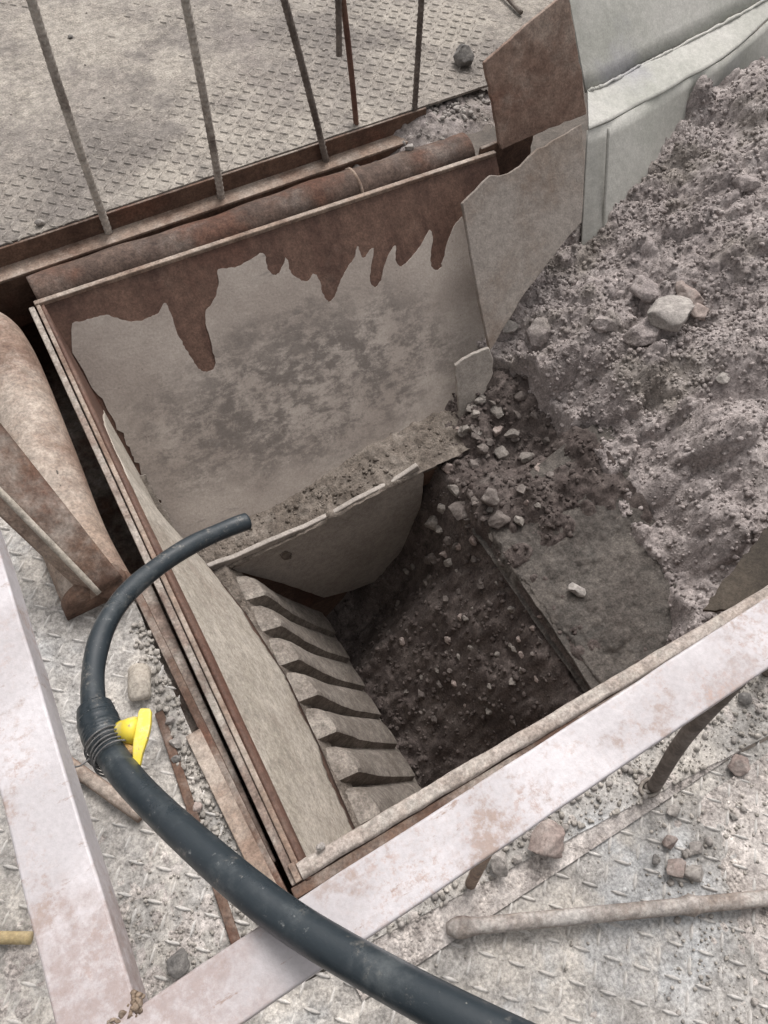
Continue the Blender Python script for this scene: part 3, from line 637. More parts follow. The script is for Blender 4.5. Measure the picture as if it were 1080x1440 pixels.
JD = np.array([0.432, 0, -0.902]); JN = np.array([0.902, 0, 0.432])
jaw = empty('toothed_jaw', (0.178, 0.5, -0.6), 'worn grey toothed jaw plate sloping down into the crusher chamber', 'jaw plate')
J0 = np.array([0.150, 0, -0.615])
plate('jaw_base', [J0 + [0, 0.0, 0], J0 + [0, 0.945, 0], J0 + [0, 0.945, 0] + JD * 0.75, J0 + [0, 0, 0] + JD * 0.75], JN, 0.04, JAW, jaw, 0.05, 0.0005, 3)
TIPS = [0.815, 0.701, 0.583, 0.464, 0.346, 0.222]
def tooth(yc, seed, half=0.5):
    r = np.random.default_rng(seed); V = []; ns = 40
    prof = [(0.074, -0.002), (0.067, 0.016), (0.054, 0.040), (0.032, 0.058), (0.0, 0.067), (-0.028, 0.070), (-0.038, 0.065), (-0.043, 0.030), (-0.047, -0.002)]
    for i in range(ns):
        s = 0.70 * (i / (ns - 1)) ** 1.15
        g = min(1.0, 0.12 + s / 0.075) if i else 0.06          # worn, chamfered head
        taper = np.interp(s, [0, .09, .18, .30, .45, .7], [1, 1, .82, .55, .36, .3])
        for (py, ph) in prof:
            ph2 = ph * g * taper if ph > 0 else ph
            k = 0.0026 * fbm(np.array([s * 22.0 + seed]), np.array([py * 60.0]), seed, 3)[0] + 0.004 * fbm(np.array([s * 5.0 + seed]), np.array([py * 9.0]), seed + 9, 2)[0]
            V.append(J0 + JD * (s + 0.012 * r.normal() * (i == 0)) + JN * (ph2 + k) + np.array([0, yc + py, 0]))
    m = len(prof)
    Fc = [(i * m + k, i * m + k + 1, (i + 1) * m + k + 1, (i + 1) * m + k) for i in range(ns - 1) for k in range(m - 1)] + [tuple(range(m))]
    o = mesh('tooth', V, Fc, JAW, jaw, True)
    bm = bmesh.new(); bm.from_mesh(o.data); bmesh.ops.recalc_face_normals(bm, faces=bm.faces)
    bm.normal_update()
    for e in bm.edges:
        if len(e.link_faces) == 2 and e.calc_face_angle(0) > radians(32): e.smooth = False
    bm.to_mesh(o.data); bm.free(); return o
for k, y in enumerate(TIPS): tooth(y + 0.048, 80 + k)
tooth(TIPS[-1] - 0.075, 95)
# crusted dirt between liner and teeth
xs, ys = np.meshgrid(np.arange(0.12, 0.215, 0.004), np.arange(0.005, 0.95, 0.004))
Z = -0.600 - 2.2 * np.clip(xs - 0.17, 0, 1) + 0.006 * fbm(xs * 30, ys * 30, 6, 4) + 0.5 * clods(xs, ys, 0.022, 4, 0.4)
hfield('dirt', xs, ys, Z, LEDGE, cf)

# ---------------------------------------------------------------- plates on the right of the back wall
DN = WN
d0 = np.array([1.224, 1.416, 0.0])
def dpt(px, py, lift=0): return onp(px, py, d0 + DN * lift, DN)
DPX = [(650, 286), (690, 246), (702, 247), (716, 243), (733, 232), (745, 219), (758, 208), (768, 205), (778, 197), (796, 188), (818, 174), (822, 220), (818, 312), (790, 345), (740, 410), (706, 465), (689, 494), (684, 470), (668, 390)]
o = plate('deflector_plate', [dpt(x, y) for x, y in DPX], DN, 0.014, DEFL, None, 0.03, 0.0012, 77, bw=0.002)
tag(o, 'bent grey brown steel plate with ragged top leaning beside the rock pile', 'steel plate')
FN = np.array([-0.25, -0.85, 0.45]); f0 = bw_pt(655, 560, 0.07)
o = plate('steel_plate', [onp(x, y, f0, FN) for x, y in [(640, 514), (662, 500), (688, 489), (694, 505), (692, 530), (672, 572), (649, 609), (645, 575)]], FN, 0.016, CHEEK, None, 0.012, 0.0015, 78, bw=0.003)
tag(o, 'small torn pointed plate sticking out at the back wall\'s lower corner', 'steel plate')
RN = np.array([0, -0.22, 0.11]); RN = np.array([0, -1.0, 0.48]); RN /= np.linalg.norm(RN); r0 = np.array([1.475, 1.575, 0.03])
o = plate('leaning_plate', [onp(x, y, r0, RN) for x, y in [(681, 88), (740, 35), (798, -12), (806, 30), (813, 75), (820, 120), (825, 160), (780, 178), (742, 194), (706, 211), (696, 165)]], RN, 0.014, RUST_PLATE, None, 0.02, 0.0015, 79, bw=0.002)
tag(o, 'red brown rusty plate leaning above a dark gap in the hopper corner', 'steel plate')

# dust covered feeder side wall
fs = empty('feeder_wall', (2.2, 1.55, -0.3), 'pale grey dust covered feeder side wall above the rock pile', 'feeder wall')
def ypt(px, py, y): return pl(px, py, 1, y)
LT = [pz(826, 186, 0.02), pz(895, 148, 0.02), pz(960, 108, 0.03), pz(1052, 18, 0.05)]
lo_top = [(826, 184), (900, 143), (962, 104), (1056, 10), (1100, -40)]
lo_bot = [(1080, 60), (1000, 170), (900, 272), (818, 330)]
# lower panel: folded sheet, main face plus narrow end face
def fold_panel(name, rows, mat, parent, n=40, rough=0.004, seed=0):
    """loft between polylines given as world points"""
    Q = [spline(r, n) for r in rows]; m = min(len(q) for q in Q); Q = [q[:m] for q in Q]
    A = []
    for a, b in zip(Q[:-1], Q[1:]):
        for t in np.linspace(0, 1, 10, endpoint=False): A.append(a + (b - a) * t)
    A.append(Q[-1]); A = np.array(A)
    A[:, :, 1] -= rough * fbm(A[:, :, 0] * 6, A[:, :, 2] * 6, seed, 4); A[:, :, 2] += rough * 0.6 * fbm(A[:, :, 0] * 7, A[:, :, 1] * 7, seed + 3, 4)
    o = hfield(name, A[:, :, 0], A[:, :, 1], A[:, :, 2], mat, parent); del o['kind']
    sld = o.modifiers.new('thickness', 'SOLIDIFY'); sld.thickness = 0.008; sld.offset = 0
    return o
xx = np.array([1.80, 1.84, 2.1, 2.4, 2.7, 3.3])
# profile read off the photograph: ledge back edge, ledge front edge, bottom
back = np.array([pz(826, 128, .03), pz(850, 119, .03), pz(900, 92, .03), pz(960, 62, .03), pz(1040, 20, .03), pz(1100, -15, .03)])
front = np.array([pz(827, 182, .0), pz(858, 170, .0), pz(908, 142, .0), pz(962, 112, .0), pz(1030, 72, .0), pz(1120, -10, .0)])
botm = np.array([pz(818, 335, -.30), pz(848, 330, -.30), pz(905, 292, -.29), pz(965, 225, -.26), pz(1020, 165, -.22), pz(1130, 70, -.16)])
botm = front + (botm - front) * 1.4
fold_panel('lower_panel', [front + [0, 0.0, -.004], botm], GREY_DUST, fs, seed=4)
fold_panel('ledge', [back, front], GREY_DUST, fs, rough=0.008, seed=5)
upb = back + [0, 0.004, -0.01]; upt = upb + np.array([[0.0, 0.42, 0.48]] * 6)
fold_panel('upper_panel', [upt, upb], GREY_DUST, fs, rough=0.003, seed=6)
# end flange of the lower panel and the ragged dust line along the ledge
tube('corner_bead', line(pz(856, 180, 0.004), pz(849, 328, -.295), 20), 0.006, 8, GREY_DUST, fs)
bb = spline([b + [0, -.006, .004] for b in back], 30); rr = 0.004 + 0.005 * np.abs(fbm(np.arange(len(bb)) * .23, np.zeros(len(bb)), 8, 3)); bb[:, 2] += 0.006 * fbm(np.arange(len(bb)) * .3, np.zeros(len(bb)), 3, 3)
tube('dust_ridge', bb, rr, 8, GREY_DUST, fs)

# ---------------------------------------------------------------- feeder lip and rock
sl = plate('feeder_lip', [(0.892, 0.04, -0.54), (0.905, 0.56, -0.54), (0.96, 0.64, -0.522), (1.08, 0.74, -0.489), (1.50, 0.78, -0.375), (1.50, 0.04, -0.375)], (-0.26, 0, 0.96), 0.05, SLAB, None, 0.03, 0.002, 96, bw=0.006)
xs, ys = np.meshgrid(np.arange(0.888, 1.40, 0.005), np.arange(0.05, 0.70, 0.005))
ed = 0.905 + 0.030 * fbm(ys * 9, ys * 0, 51, 5, 0.6)
Z = -0.54 + (xs - 0.892) * 0.271 + 0.004 + 0.016 * fbm(xs * 7, ys * 7, 52, 5, 0.6) + 0.35 * clods(xs, ys, 0.05, 53, 0.3) + 0.5 * clods(xs, ys, 0.018, 54, 0.35)
Z -= np.clip((ed - xs) * 12, 0, 0.05)
hfield('mud_skin', xs, ys, Z, SLAB, sl)
tag(sl, 'mud smeared steel lip under the edge of the rock pile', 'steel plate')

lip = np.array([pz(x, y, z) for x, y, z in [(676, 440, -.30), (704, 478, -.33), (745, 510, -.36), (800, 570, -.38), (850, 650, -.38), (905, 730, -.36), (960, 795, -.33), (992, 850, -.27), (1010, 905, -.22)]])
ctl = np.array([pz(x, y, z) for x, y, z in [(704, 478, -.33), (745, 510, -.36), (800, 570, -.38), (850, 650, -.38), (905, 730, -.36), (960, 790, -.33), (992, 850, -.28),
    (760, 400, -.26), (820, 325, -.20), (880, 420, -.20), (960, 430, -.14), (940, 260, -.14), (1000, 160, -.04), (1040, 90, .03), (1060, 200, .0), (1085, 60, .12), (1085, 300, -.02), (1000, 330, -.08), (1085, 450, -.05), (1000, 560, -.20), (1085, 600, -.12), (1060, 720, -.16), (930, 600, -.29)]] + [np.array([3.3, 1.7, .3]), np.array([3.3, .3, .05]), np.array([2.2, .05, -.1]), np.array([2.6, 1.0, .1])])
def idw(X, Y, C, p=3.2):
    num = np.zeros_like(X); den = np.zeros_like(X)
    for c in C:
        w_ = 1 / ((X - c[0]) ** 2 + (Y - c[1]) ** 2 + 0.004) ** (p / 2); num += w_ * c[2]; den += w_
    return num / den
def lip_dist(X, Y):
    """signed distance past the lip, positive on the chamber side"""
    xl = np.interp(Y, lip[::-1, 1], lip[::-1, 0]); return (xl - X) * 0.93
def pile_z(X, Y, fine=True):
    wob = 0.03 * fbm(X * 7, Y * 7, 31, 3)
    d = lip_dist(X, Y) + wob
    z = idw(X, Y, ctl) - 0.085 - 0.025 * np.clip((Y - 1.05) * 3, 0, 1) * np.clip((X - 1.45) * 4, 0, 1) * np.clip((2.75 - X) * 2, 0, 1) + 0.05 * fbm(X * 4, Y * 4, 21, 4) + 0.025 * np.abs(fbm(X * 11, Y * 11, 22, 3))
    z -= 0.11 * np.clip(d / 0.022, 0, 1) + np.clip(d - 0.022, 0, 1) * 2.4
    z += 0.7 * clods(X + 0.02 * fbm(X * 20, Y * 20, 5, 3), Y + 0.02 * fbm(X * 20, Y * 20, 6, 3), 0.17, 32, 0.55) + 0.7 * clods(X + 0.014 * fbm(X * 30, Y * 30, 7, 3), Y + 0.014 * fbm(X * 30, Y * 30, 8, 3), 0.085, 33, 0.6)
    if fine:
        z += (0.45 + 0.8 * np.clip(fbm(X * 3, Y * 3, 39, 3) + .1, 0, 1)) * (0.6 * clods(X, Y, 0.05, 34, 0.5) + 0.6 * clods(X + .01, Y, 0.024, 35, 0.7)) + 0.5 * clods(X, Y + .01, 0.0125, 36, 0.6)
        z += 0.008 * fbm(X * 40, Y * 40, 37, 4) - 0.014 * np.clip(1 - np.abs(fbm(X * 6, Y * 6, 38, 4)) / 0.03, 0, 1)
    return z
st = 0.0045
X, Y = np.meshgrid(np.arange(0.86, 2.9, st), np.arange(0.03, 1.62, st))
Z = pile_z(X, Y)
back_y = np.interp(X, [1.2, 1.5, 1.8, 2.1, 2.8], [1.40, 1.42, 1.47, 1.50, 1.85])
keep = (lip_dist(X, Y) < 0.20) & (Y < back_y)
rp = hfield('rock_pile', X, Y, Z, PILE, None, keep); tag(rp, 'large heap of purplish grey crushed rock and earth on the feeder', 'rock pile')
r_ = np.random.default_rng(44); xs = r_.uniform(0.98, 2.6, 42000); ys = r_.uniform(0.04, 1.6, 42000)
ok = (lip_dist(xs, ys) < 0.14) & (ys < np.interp(xs, [1.2, 1.5, 1.8, 2.1, 2.8], [1.30, 1.38, 1.44, 1.48, 1.8]))
ok &= r_.random(len(xs)) < 0.35 + 0.9 * np.clip(fbm(xs * 4, ys * 4, 61, 3) + 0.2, 0, 1)
xs, ys = xs[ok][:17000], ys[ok][:17000]; zs = pile_z(xs, ys); rad = 0.0028 + 0.011 * r_.random(len(xs)) ** 4
o = stones('pile_gravel', np.stack([xs, ys, zs], 1), rad, PILE, None, ICO1, 45, 0.35); tag(o, 'fine crushed stone scattered over the rock pile', 'gravel', kind='stuff')

# chamber fill: tumbling rock caught between lip and jaw
ctl2 = np.array([pz(x, y, z) for x, y, z in [(600, 690, -.78), (560, 800, -1.08), (530, 880, -1.2), (650, 800, -.95), (700, 745, -.78), (620, 645, -.68), (650, 625, -.62), (700, 560, -.55), (760, 600, -.5), (740, 700, -.66),
    (700, 900, -0.92), (620, 1050, -1.25), (760, 950, -0.80), (805, 955, -.62), (760, 880, -.64), (712, 800, -.66), (560, 970, -1.28), (680, 520, -.47), (800, 640, -.48), (690, 640, -.63)]])
def fill_z(X, Y, fine=True):
    z = np.interp(X + 0.05 * fbm(X * 4, Y * 4, 77, 3), [.25, .5, .72, .90, 1.0, 1.1, 1.3, 1.4], [-1.48, -1.24, -.93, -.61, -.56, -.52, -.44, -.40])
    z = z - 0.34 * np.clip((Y - 0.66) * 5, 0, 1) * np.clip((0.93 - X) * 9, 0, 1)
    z = z - 0.08 * np.clip((0.45 - Y) * 3, 0, 1) * np.clip((0.85 - X) * 6, 0, 1)
    z = z - 0.09 * np.clip((Y - 0.66) * 6, 0, 1) * np.clip((X - 0.98) * 6, 0, 1) * np.clip((1.02 - Y) * 8, 0, 1)
    slab = -0.54 + (X - 0.892) * 0.271
    cov = 1.5 * fbm(X * 5, Y * 5, 78, 5, 0.55) + 0.02 + np.clip((Y - 0.46) * 6, -0.55, 2) + np.clip((X - 1.14) * 6, 0, 1.5)
    z = np.where((X > 0.90) & (Y < 0.80), np.minimum(slab - 0.016 + 0.03 * np.clip(cov, -0.6, 1.2), z + 0.06), z)
    z = z + np.where((X > 0.9) & (Y < 0.5), 0.25, 1.0) * (0.04 * fbm(X * 5, Y * 5, 71, 4) + 0.6 * clods(X, Y, 0.10, 72, 0.5))
    if fine: z = z + 0.7 * clods(X, Y, 0.045, 73, 0.6) + 0.8 * clods(X, Y, 0.02, 74, 0.75) + 0.006 * fbm(X * 40, Y * 40, 75, 4)
    return z
X, Y = np.meshgrid(np.arange(0.25, 1.32, 0.006), np.arange(-0.02, 1.25, 0.006))
Z = fill_z(X, Y)
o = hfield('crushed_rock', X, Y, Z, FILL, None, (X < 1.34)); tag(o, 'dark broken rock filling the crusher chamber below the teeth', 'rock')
r_ = np.random.default_rng(46); xs = r_.uniform(0.3, 1.3, 5000); ys = r_.uniform(0.0, 1.2, 5000); ok = (xs < 0.88) | (ys > 0.5) | (r_.random(5000) < .12); xs, ys = xs[ok], ys[ok]
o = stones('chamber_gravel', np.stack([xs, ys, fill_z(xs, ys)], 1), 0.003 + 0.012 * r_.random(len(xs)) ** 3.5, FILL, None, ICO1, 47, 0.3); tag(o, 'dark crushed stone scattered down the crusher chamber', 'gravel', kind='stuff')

# counted stones ---------------------------------------------------------------
def ray_hit(px, py, fz, zlo=-1.4, zhi=0.3):
    r = ray(px, py); z = np.linspace(zhi, zlo, 300); P = CAM[None] + r[None] * ((z - CAM[2]) / r[2])[:, None]
    hit = np.nonzero(fz(P[:, 0], P[:, 1]) >= z)[0]
    return P[hit[0]] if len(hit) else P[-1]
gp_ = 'small stones deep in the crusher chamber'
spots = [(705, 640, 15), (690, 700, 18), (740, 645, 13), (665, 655, 13), (630, 660, 14), (650, 720, 22), (612, 735, 20), (700, 735, 17), (720, 610, 12), (668, 610, 12), (760, 660, 11), (735, 690, 12), (640, 690, 12), (676, 820, 7), (720, 858, 7), (690, 850, 7), (630, 900, 8), (572, 888, 6),
         (700, 920, 6), (592, 977, 8), (655, 870, 6), (600, 820, 7), (640, 960, 6), (760, 900, 6), (720, 960, 7), (560, 850, 6), (690, 1000, 7), (610, 1010, 7), (665, 760, 10), (730, 560, 10), (700, 580, 11), (770, 620, 10), (680, 560, 9), (750, 585, 9), (625, 780, 8), (705, 790, 8)]
sr = np.random.default_rng(8)
spots += [(sr.normal(660, 45), sr.uniform(560, 800), sr.uniform(6, 12)) for _ in range(46)] + [(sr.uniform(560, 760), sr.uniform(800, 1020), sr.uniform(4, 7)) for _ in range(44)]
for i, (x, y, s) in enumerate(spots):
    p = ray_hit(x, y, fill_z); dep = np.linalg.norm(p - CAM)
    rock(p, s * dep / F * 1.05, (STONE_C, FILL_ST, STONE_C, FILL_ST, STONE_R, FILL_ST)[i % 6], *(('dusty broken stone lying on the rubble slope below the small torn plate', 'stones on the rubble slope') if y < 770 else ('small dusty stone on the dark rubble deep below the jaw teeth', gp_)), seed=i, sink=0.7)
p = onp(810, 833, (0.892, 0.06, -0.54), (-0.26, 0, 0.96)); rock(p, 0.028, STONE, 'single pale round stone lying on the mud smeared lip', seed=70, sink=0.2)
pile_rocks = [(965, 420, 24, STONE_R, 'pinkish angular stone, top one of a cluster on the rock pile'), (938, 448, 30, STONE, 'broad grey stone in the cluster on the rock pile'), (978, 442, 20, STONE_R, 'brownish stone at the end of the cluster on the rock pile'),
              (903, 475, 30, PILE, 'big crumbly clod below the stone cluster on the pile'), (715, 462, 15, STONE, 'pale stone wedged between the bent plate and the rock pile'), (1017, 532, 11, STONE, 'small pale stone alone on the smooth flank of the rock pile'), (757, 470, 26, PILE, 'dark clod at the pile edge beside the bent plate tip'), (1045, 265, 17, PILE, 'rounded earth lump high on the rock pile'), (905, 410, 24, PILE, 'crusty grey clod just above the stone cluster'), (850, 460, 22, PILE, 'rough clod near the broken front of the rock pile')]
for i, (x, y, s, m, lb) in enumerate(pile_rocks):
    p = ray_hit(x, y, lambda a, b: pile_z(a, b, False)); rock(p, s * np.linalg.norm(p - CAM) / F, m, lb, seed=100 + i, sink=0.4, stretch=(1.15, 1, .85))
deck_rocks = [(650, 92, 17, FD, STONE_D, 'dark grey rock lying alone on the far checker plate deck'), (58, 316, 7, FD, STONE, 'small pale pebble beside the angle beam on the far deck'), (576, 212, 8, .005, STONE, 'grey pebble on the beam end next to the dirt heap'), (100, 53, 4, FD, STONE_D, 'tiny dark chip near the first rod on the far deck'),
    (765, 1182, 31, .0, STONE_R, 'crumbly fist sized lump beside the pebble under the rail'), (727, 1210, 9, .0, STONE, 'pale green pebble next to the crumbly lump'), (700, 1215, 19, .0, STONE, 'flat grey stone beside the rail post stub'), (922, 1210, 8, -.012, STONE_D, 'small greenish pebble on the bare checker plate'),
    (945, 1222, 15, -.012, STONE_R, 'brown stone at the edge of the dirt on the near deck'), (972, 1228, 14, -.012, STONE, 'grey stone on the dirt beside the brown one'), (975, 1195, 10, -.012, STONE, 'small grey stone on the dirt above the pair'), (1035, 1075, 17, -.012, STONE_R, 'reddish stone against the plate edge under the rail'), (945, 1142, 11, -.012, STONE, 'grey stone near the foot of the bent post'),
    (938, 1185, 13, -.012, STONE_R, 'pink grey stone where the bare plate meets the dirt'), (255, 1352, 20, -.002, STONE_D, 'olive brown stone lying in the corner of the guard rail'), (240, 1015, 8, -.002, STONE, 'light angular chip in the gravel strip beside the valve'), (248, 1046, 10, -.002, STONE, 'bluish white angular chip in the gravel strip'), (250, 1068, 9, -.002, STONE_D, 'dark oval pebble in the gravel strip'), (279, 1135, 9, -.002, STONE_R, 'brown round pebble at the end of the gravel strip'), (450, 1192, 8, .012, STONE, 'pale chip lying on the near corner of the hopper rim'),
    (273, 787, 9, -.58, STONE, 'white chip on the ledge under the hose end'), (1030, 1150, 6, -.012, STONE_D, 'small dark pebble on the dirt of the near deck'), (1045, 985, 12, 0, STONE_D, 'dark pebble on the gravel strip by the bent post')]
for i, (x, y, s, z, m, lb) in enumerate(deck_rocks):
    p = pz(x, y, z); rock(p, s * np.linalg.norm(p - CAM) / F, m, lb, seed=200 + i, sink=0.12)

# dark rusty corner plate at the pile's near right
CN = np.array([-0.35, 0.1, 0.93]); c0 = pz(1040, 800, -0.16)
o = plate('corner_plate', [onp(x, y, c0, CN) for x, y in [(988, 858), (1020, 812), (1083, 738), (1120, 700), (1120, 830), (1060, 860)]], CN, 0.014, STONE_RUST, None, 0.012, 0.002, 97)
tag(o, 'dark rusty plate corner between the rock pile and near rim', 'steel plate')

# ---------------------------------------------------------------- elbow pipe and bars on the left
n = 24
P = spline([(-0.75, 1.60, -0.005), (-0.45, 1.61, 0.0), (-0.25, 1.595, 0.0), (-0.160, 1.53, 0.0), (-0.130, 1.42, 0.0), (-0.138, 1.1, 0.0), (-0.142, 0.85, 0.0), (-0.136, 0.68, 0.0)], n)
rr = 0.072 + 0.002 * np.sin(np.linspace(0, 20, len(P)))
ep = tube('elbow_pipe', P, rr, 36, RUST_PALE); tag(ep, 'thick dusty rust brown elbow pipe beside the hopper\'s left wall', 'pipe')
for x, y, s in ((76, 666, .010), (82, 684, .006)):
    p = pz(x, y, 0.066); tube('rust_hole', [p + [0, 0, -.01], p + [0, 0, .0015], p + [0, 0, .002]], [s, s, s * .8], 9, GROUND, ep)
e = pz(168, 826, 0.02)
tube('end_ring', line((-0.137, 0.70, 0), (-0.136, 0.672, 0), 3), 0.076, 32, RUST, ep)
ib = empty('inclined_bar', tuple(pz(150, 828, .03)), 'brown angle bar with pale edge slanting up across the elbow pipe', 'steel bar')
A0, A1 = pz(172, 812, 0.08), pz(-45, 540, 0.33); B0, B1 = pz(140, 834, 0.07), pz(-45, 645, 0.30); G0, G1 = pz(128, 842, 0.03), pz(-45, 684, 0.27)
def quad_plate(name, a, b, c, d, th, mat, parent, n=24):
    a, b, c, d = map(np.array, (a, b, c, d)); u, v = np.meshgrid(np.linspace(0, 1, n), np.linspace(0, 1, 8))
    Q = (a[None, None] * (1 - u)[..., None] + b[None, None] * u[..., None]) * (1 - v)[..., None] + (d[None, None] * (1 - u)[..., None] + c[None, None] * u[..., None]) * v[..., None]
    o = hfield(name, Q[..., 0], Q[..., 1], Q[..., 2], mat, parent); del o['kind']
    s = o.modifiers.new('thickness', 'SOLIDIFY'); s.thickness = th; s.offset = 0; return o
quad_plate('top_face', A0, A1, B1, B0, 0.008, RUST, ib)
quad_plate('side_face', B0, B1, G1, G0, 0.008, RUST_PALE, ib)
tube('round_foot', line(pz(160, 822, 0.0), pz(150, 815, 0.075), 5), 0.035, 20, RUST, ib)
tube('rolled_edge', line(B0, B1, 20), 0.007, 8, MUD_PALE, ib)

# ---------------------------------------------------------------- near objects on the decks
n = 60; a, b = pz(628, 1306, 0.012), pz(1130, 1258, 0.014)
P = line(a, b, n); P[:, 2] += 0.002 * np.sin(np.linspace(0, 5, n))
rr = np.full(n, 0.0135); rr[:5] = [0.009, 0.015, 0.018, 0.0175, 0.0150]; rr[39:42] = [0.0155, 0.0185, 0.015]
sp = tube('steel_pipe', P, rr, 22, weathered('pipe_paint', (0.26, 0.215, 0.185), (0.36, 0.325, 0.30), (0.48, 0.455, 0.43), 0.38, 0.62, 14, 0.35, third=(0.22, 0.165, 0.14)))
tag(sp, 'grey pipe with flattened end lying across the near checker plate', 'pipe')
tag(tube('wooden_stick', line(pz(-40, 1318, .012), pz(44, 1319, .010), 10), 0.010, 10, WOOD), 'pale yellow stick end lying beside the left rail', 'stick')
tag(tube('steel_rod', line(pz(60, 1048, .012), pz(200, 1148, .012), 20), 0.013, 12, RUST_PALE), 'dusty round bar lying under the black hose on the left deck', 'rod')
o = tube('steel_ring', spline([pz(196, 940, .0), pz(196, 960, .012), pz(197, 985, .004)], 6), [0.012] + [0.022] * 10 + [0.021, 0.016], 20, MUD_PALE); tag(o, 'dust caked round lug on the deck beside the yellow valve', 'lug')

# ---------------------------------------------------------------- guard rail
ZR = 0.60
gr = empty('guard_rail', (-0.19, -0.1, ZR), 'pale square guard rail corner with rust patches above the deck', 'guard rail')
R0, R1 = pz(196, 1412, ZR), pz(1180, 772, ZR); R2_, R3 = pz(372, 1418, ZR), pz(1180, 876, ZR)
rail_top = [pz(206, 1408, ZR), pz(420, 1264, ZR), pz(1180, 774, ZR), pz(1180, 872, ZR), pz(380, 1412, ZR), pz(290, 1475, ZR), pz(90, 1560, ZR), pz(150, 1445, ZR)]
lro = plate('long_rail', rail_top, (0, 0, 1), 0.055, RAIL, gr, 0.05, 0.0004, 5, bw=0.003); lro.modifiers['bevel'].segments = 3
side = [pz(-30, 690, ZR), pz(0, 778, ZR), pz(95, 1095, ZR), pz(191, 1408, ZR), pz(195, 1440, ZR), pz(140, 1600, ZR), pz(100, 1540, ZR), pz(0, 1118, ZR), pz(-120, 700, ZR)]
plate('side_rail', side, (0, 0, 1), 0.055, RAIL, gr, 0.05, 0.0004, 6, bw=0.003).modifiers['bevel'].segments = 3
wr_ = np.random.default_rng(12)
wp = [pz(192 + wr_.normal(0, 6), 1412 + wr_.normal(0, 9), ZR - 0.003) for k in range(26)] + [pz(150 + 2.2 * k + wr_.normal(0, 4), 1440 - 1.2 * k + wr_.normal(0, 5), ZR - 0.004) for k in range(18)]
stones('weld_bead', wp, 0.0025 + 0.003 * wr_.random(len(wp)), WELD, lro, ICO2, 13, 0.2, True)
pt, pb_ = pz(1060, 930, ZR - 0.05), pz(913, 1108, 0.0)
mid = (pt + pb_) / 2 + np.array([-0.012, 0.004, 0])
tube('bent_post', spline([pt, mid, pb_ + [0.006, 0, .02], pb_ + [0, 0, -.004]], 14), 0.0125, 14, ROD, gr)
tube('foot_weld', [pb_ + [0.02 * cos(t), 0.014 * sin(t), 0.004] for t in np.linspace(0, 2 * pi, 18)], 0.004, 6, ROD, gr)
pb2 = pz(662, 1243, 0.0); tube('post_stub', line(pb2 + [0, 0, -.004], [pb2[0], -0.10, ZR - 0.05], 12), 0.010, 12, RUST_PALE, gr)
for x, y in ((1.0, -0.085), (-0.22, 0.62), (-0.235, -0.14)):
    if x > 0: tube('post', line((x - .0, y - .03, 0), (x - .28, y, ZR - .05), 6), 0.012, 10, ROD, gr)
    elif y > 0: tube('post', line((-0.30, 0.60, 0), (-0.23, 0.60, ZR - .05), 6), 0.012, 10, ROD, gr)

# ---------------------------------------------------------------- hose with valve
hs_ = empty('rubber_hose', (-0.1, 0.5, 0.3), 'thick black rubber hose with wrapped coupling looping over the hopper rim', 'hose')
thin = [pz(347, 733, 0.235), pz(318, 744, 0.25), pz(270, 766, 0.28), pz(222, 797, 0.31), pz(178, 835, 0.345), pz(148, 880, 0.375), pz(133, 930, 0.40), pz(131, 985, 0.425), pz(141, 1030, 0.445)]
P = spline(thin, 12); tube('thin_hose', P, 0.0165 + 0.0004 * np.sin(np.linspace(0, 30, len(P))), 28, HOSE, hs_)
thick = [pz(139, 1022, 0.445), pz(152, 1052, 0.455), pz(177, 1090, 0.485), pz(215, 1131, 0.515), pz(265, 1178, 0.555), pz(347, 1249, 0.605), pz(425, 1306, 0.638), pz(538, 1372, 0.685), pz(670, 1442, 0.735), pz(830, 1520, 0.78)]
P = spline(thick, 12); tube('thick_hose', P, 0.0198 + 0.0004 * np.sin(np.linspace(0, 14, len(P))), 32, HOSE, hs_)
wr = [pz(133, 996, 0.43), pz(139, 1018, 0.437), pz(148, 1040, 0.447), pz(156, 1056, 0.457)]
P = spline(wr, 16); s = np.linspace(0, 1, len(P))
wco = tube('wrapped_coupling', P, 0.0235 + 0.0045 * np.sin(pi * s) + 0.0012 * fbm(s * 26, s * 0, 4, 3), 30, HOSE, hs_)
def ring(p, d, R, r, mat, parent, name='clamp_wire', turns=1.0):
    d = np.array(d) / np.linalg.norm(d); u = np.cross(d, [0, 0, 1.]); u /= np.linalg.norm(u); v = np.cross(d, u)
    return tube(name, [p + R * (cos(t) * u + sin(t) * v) + d * 0.0012 * t for t in np.linspace(0, 2 * pi * turns, int(30 * turns))], r, 6, mat, parent)
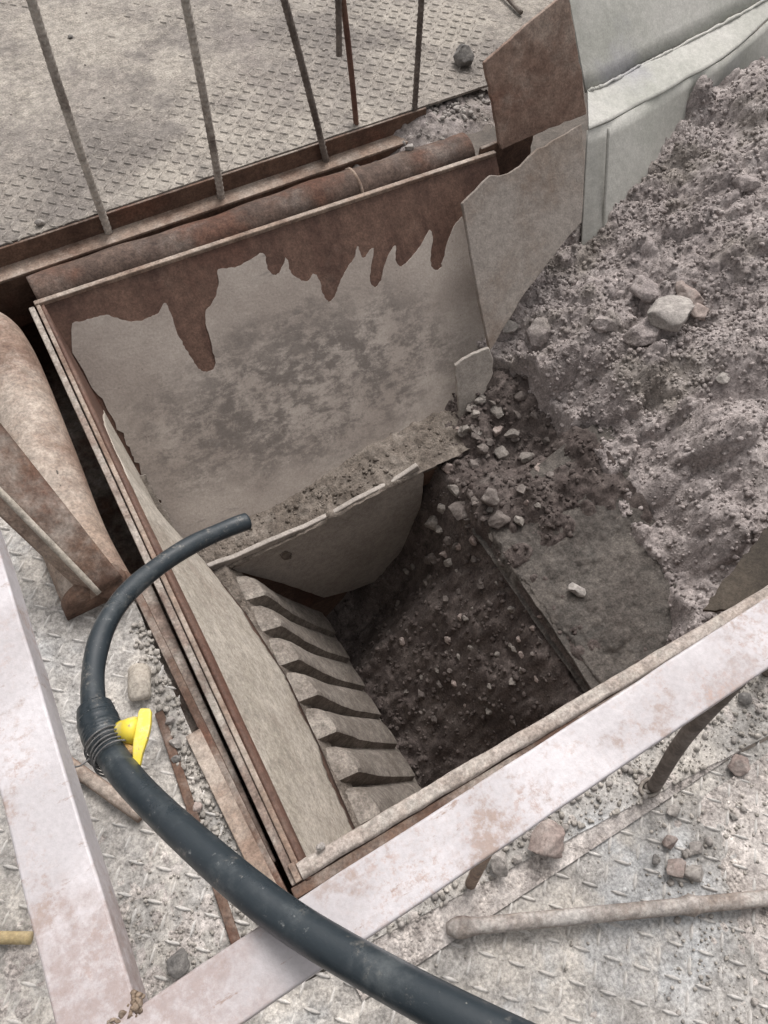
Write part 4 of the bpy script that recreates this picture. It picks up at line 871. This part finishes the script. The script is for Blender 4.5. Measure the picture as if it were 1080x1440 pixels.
STEEL = weathered('wire_steel', (0.10, 0.10, 0.105), (0.18, 0.18, 0.18), (0.3, 0.29, 0.27), 0.5, 0.8, 30, 0.3, rough=0.5)
ring(P[44], P[46] - P[42], 0.0268, 0.0013, STEEL, wco, turns=3.2)
ring(P[34], P[36] - P[32], 0.0296, 0.0012, STEEL, wco, turns=2.1)
tw = P[46]; tube('clamp_wire', spline([tw + [-.026, 0, .004], tw + [-.04, -.004, .008], tw + [-.052, .002, .004], tw + [-.06, -.003, .006]], 5), 0.0012, 6, STEEL, wco)
# yellow valve: stub on the coupling and a lever across it
vs, ve = pz(172, 1030, 0.455), pz(197, 1026, 0.475)
vb = tube('valve_stub', line(vs, ve, 8), [0.016, 0.016, 0.0165, 0.0175, 0.018, 0.018, 0.016, 0.012], 20, YELLOW, hs_)
la, lb_ = pz(205, 997, 0.478), pz(192, 1084, 0.478)
lv = spline([la, la + (lb_ - la) * .35 + [0.002, 0, .004], la + (lb_ - la) * .7 + [.0, 0, .004], lb_], 12)
dd = (lb_ - la) / np.linalg.norm(lb_ - la); nn = np.array([-dd[1], dd[0], 0]); V = []
for i, p in enumerate(lv):
    s_ = i / (len(lv) - 1); wd = np.interp(s_, [0, .06, .3, .5, .75, 1], [0.006, .0085, 0.0095, .009, 0.006, 0.004]); th = 0.0045
    V += [p + nn * wd + [0, 0, th], p - nn * wd + [0, 0, th], p - nn * wd - [0, 0, th], p + nn * wd - [0, 0, th]]
m = len(lv); Fc = [(4 * i + k, 4 * i + (k + 1) % 4, 4 * i + 4 + (k + 1) % 4, 4 * i + 4 + k) for i in range(m - 1) for k in range(4)] + [(0, 3, 2, 1), tuple(4 * (m - 1) + k for k in range(4))]
o = mesh('valve_lever', V, Fc, YELLOW, vb, False); bevel(o, 0.003, 3)
tube('brass_nut', line(pz(176, 1052, .46), pz(190, 1062, .468), 3), 0.010, 6, weathered('brass', (0.34, 0.2, 0.07), (0.42, 0.27, 0.1), (0.4, 0.33, 0.22), 0.5, 0.8, 30, 0.2, rough=0.4), hs_)
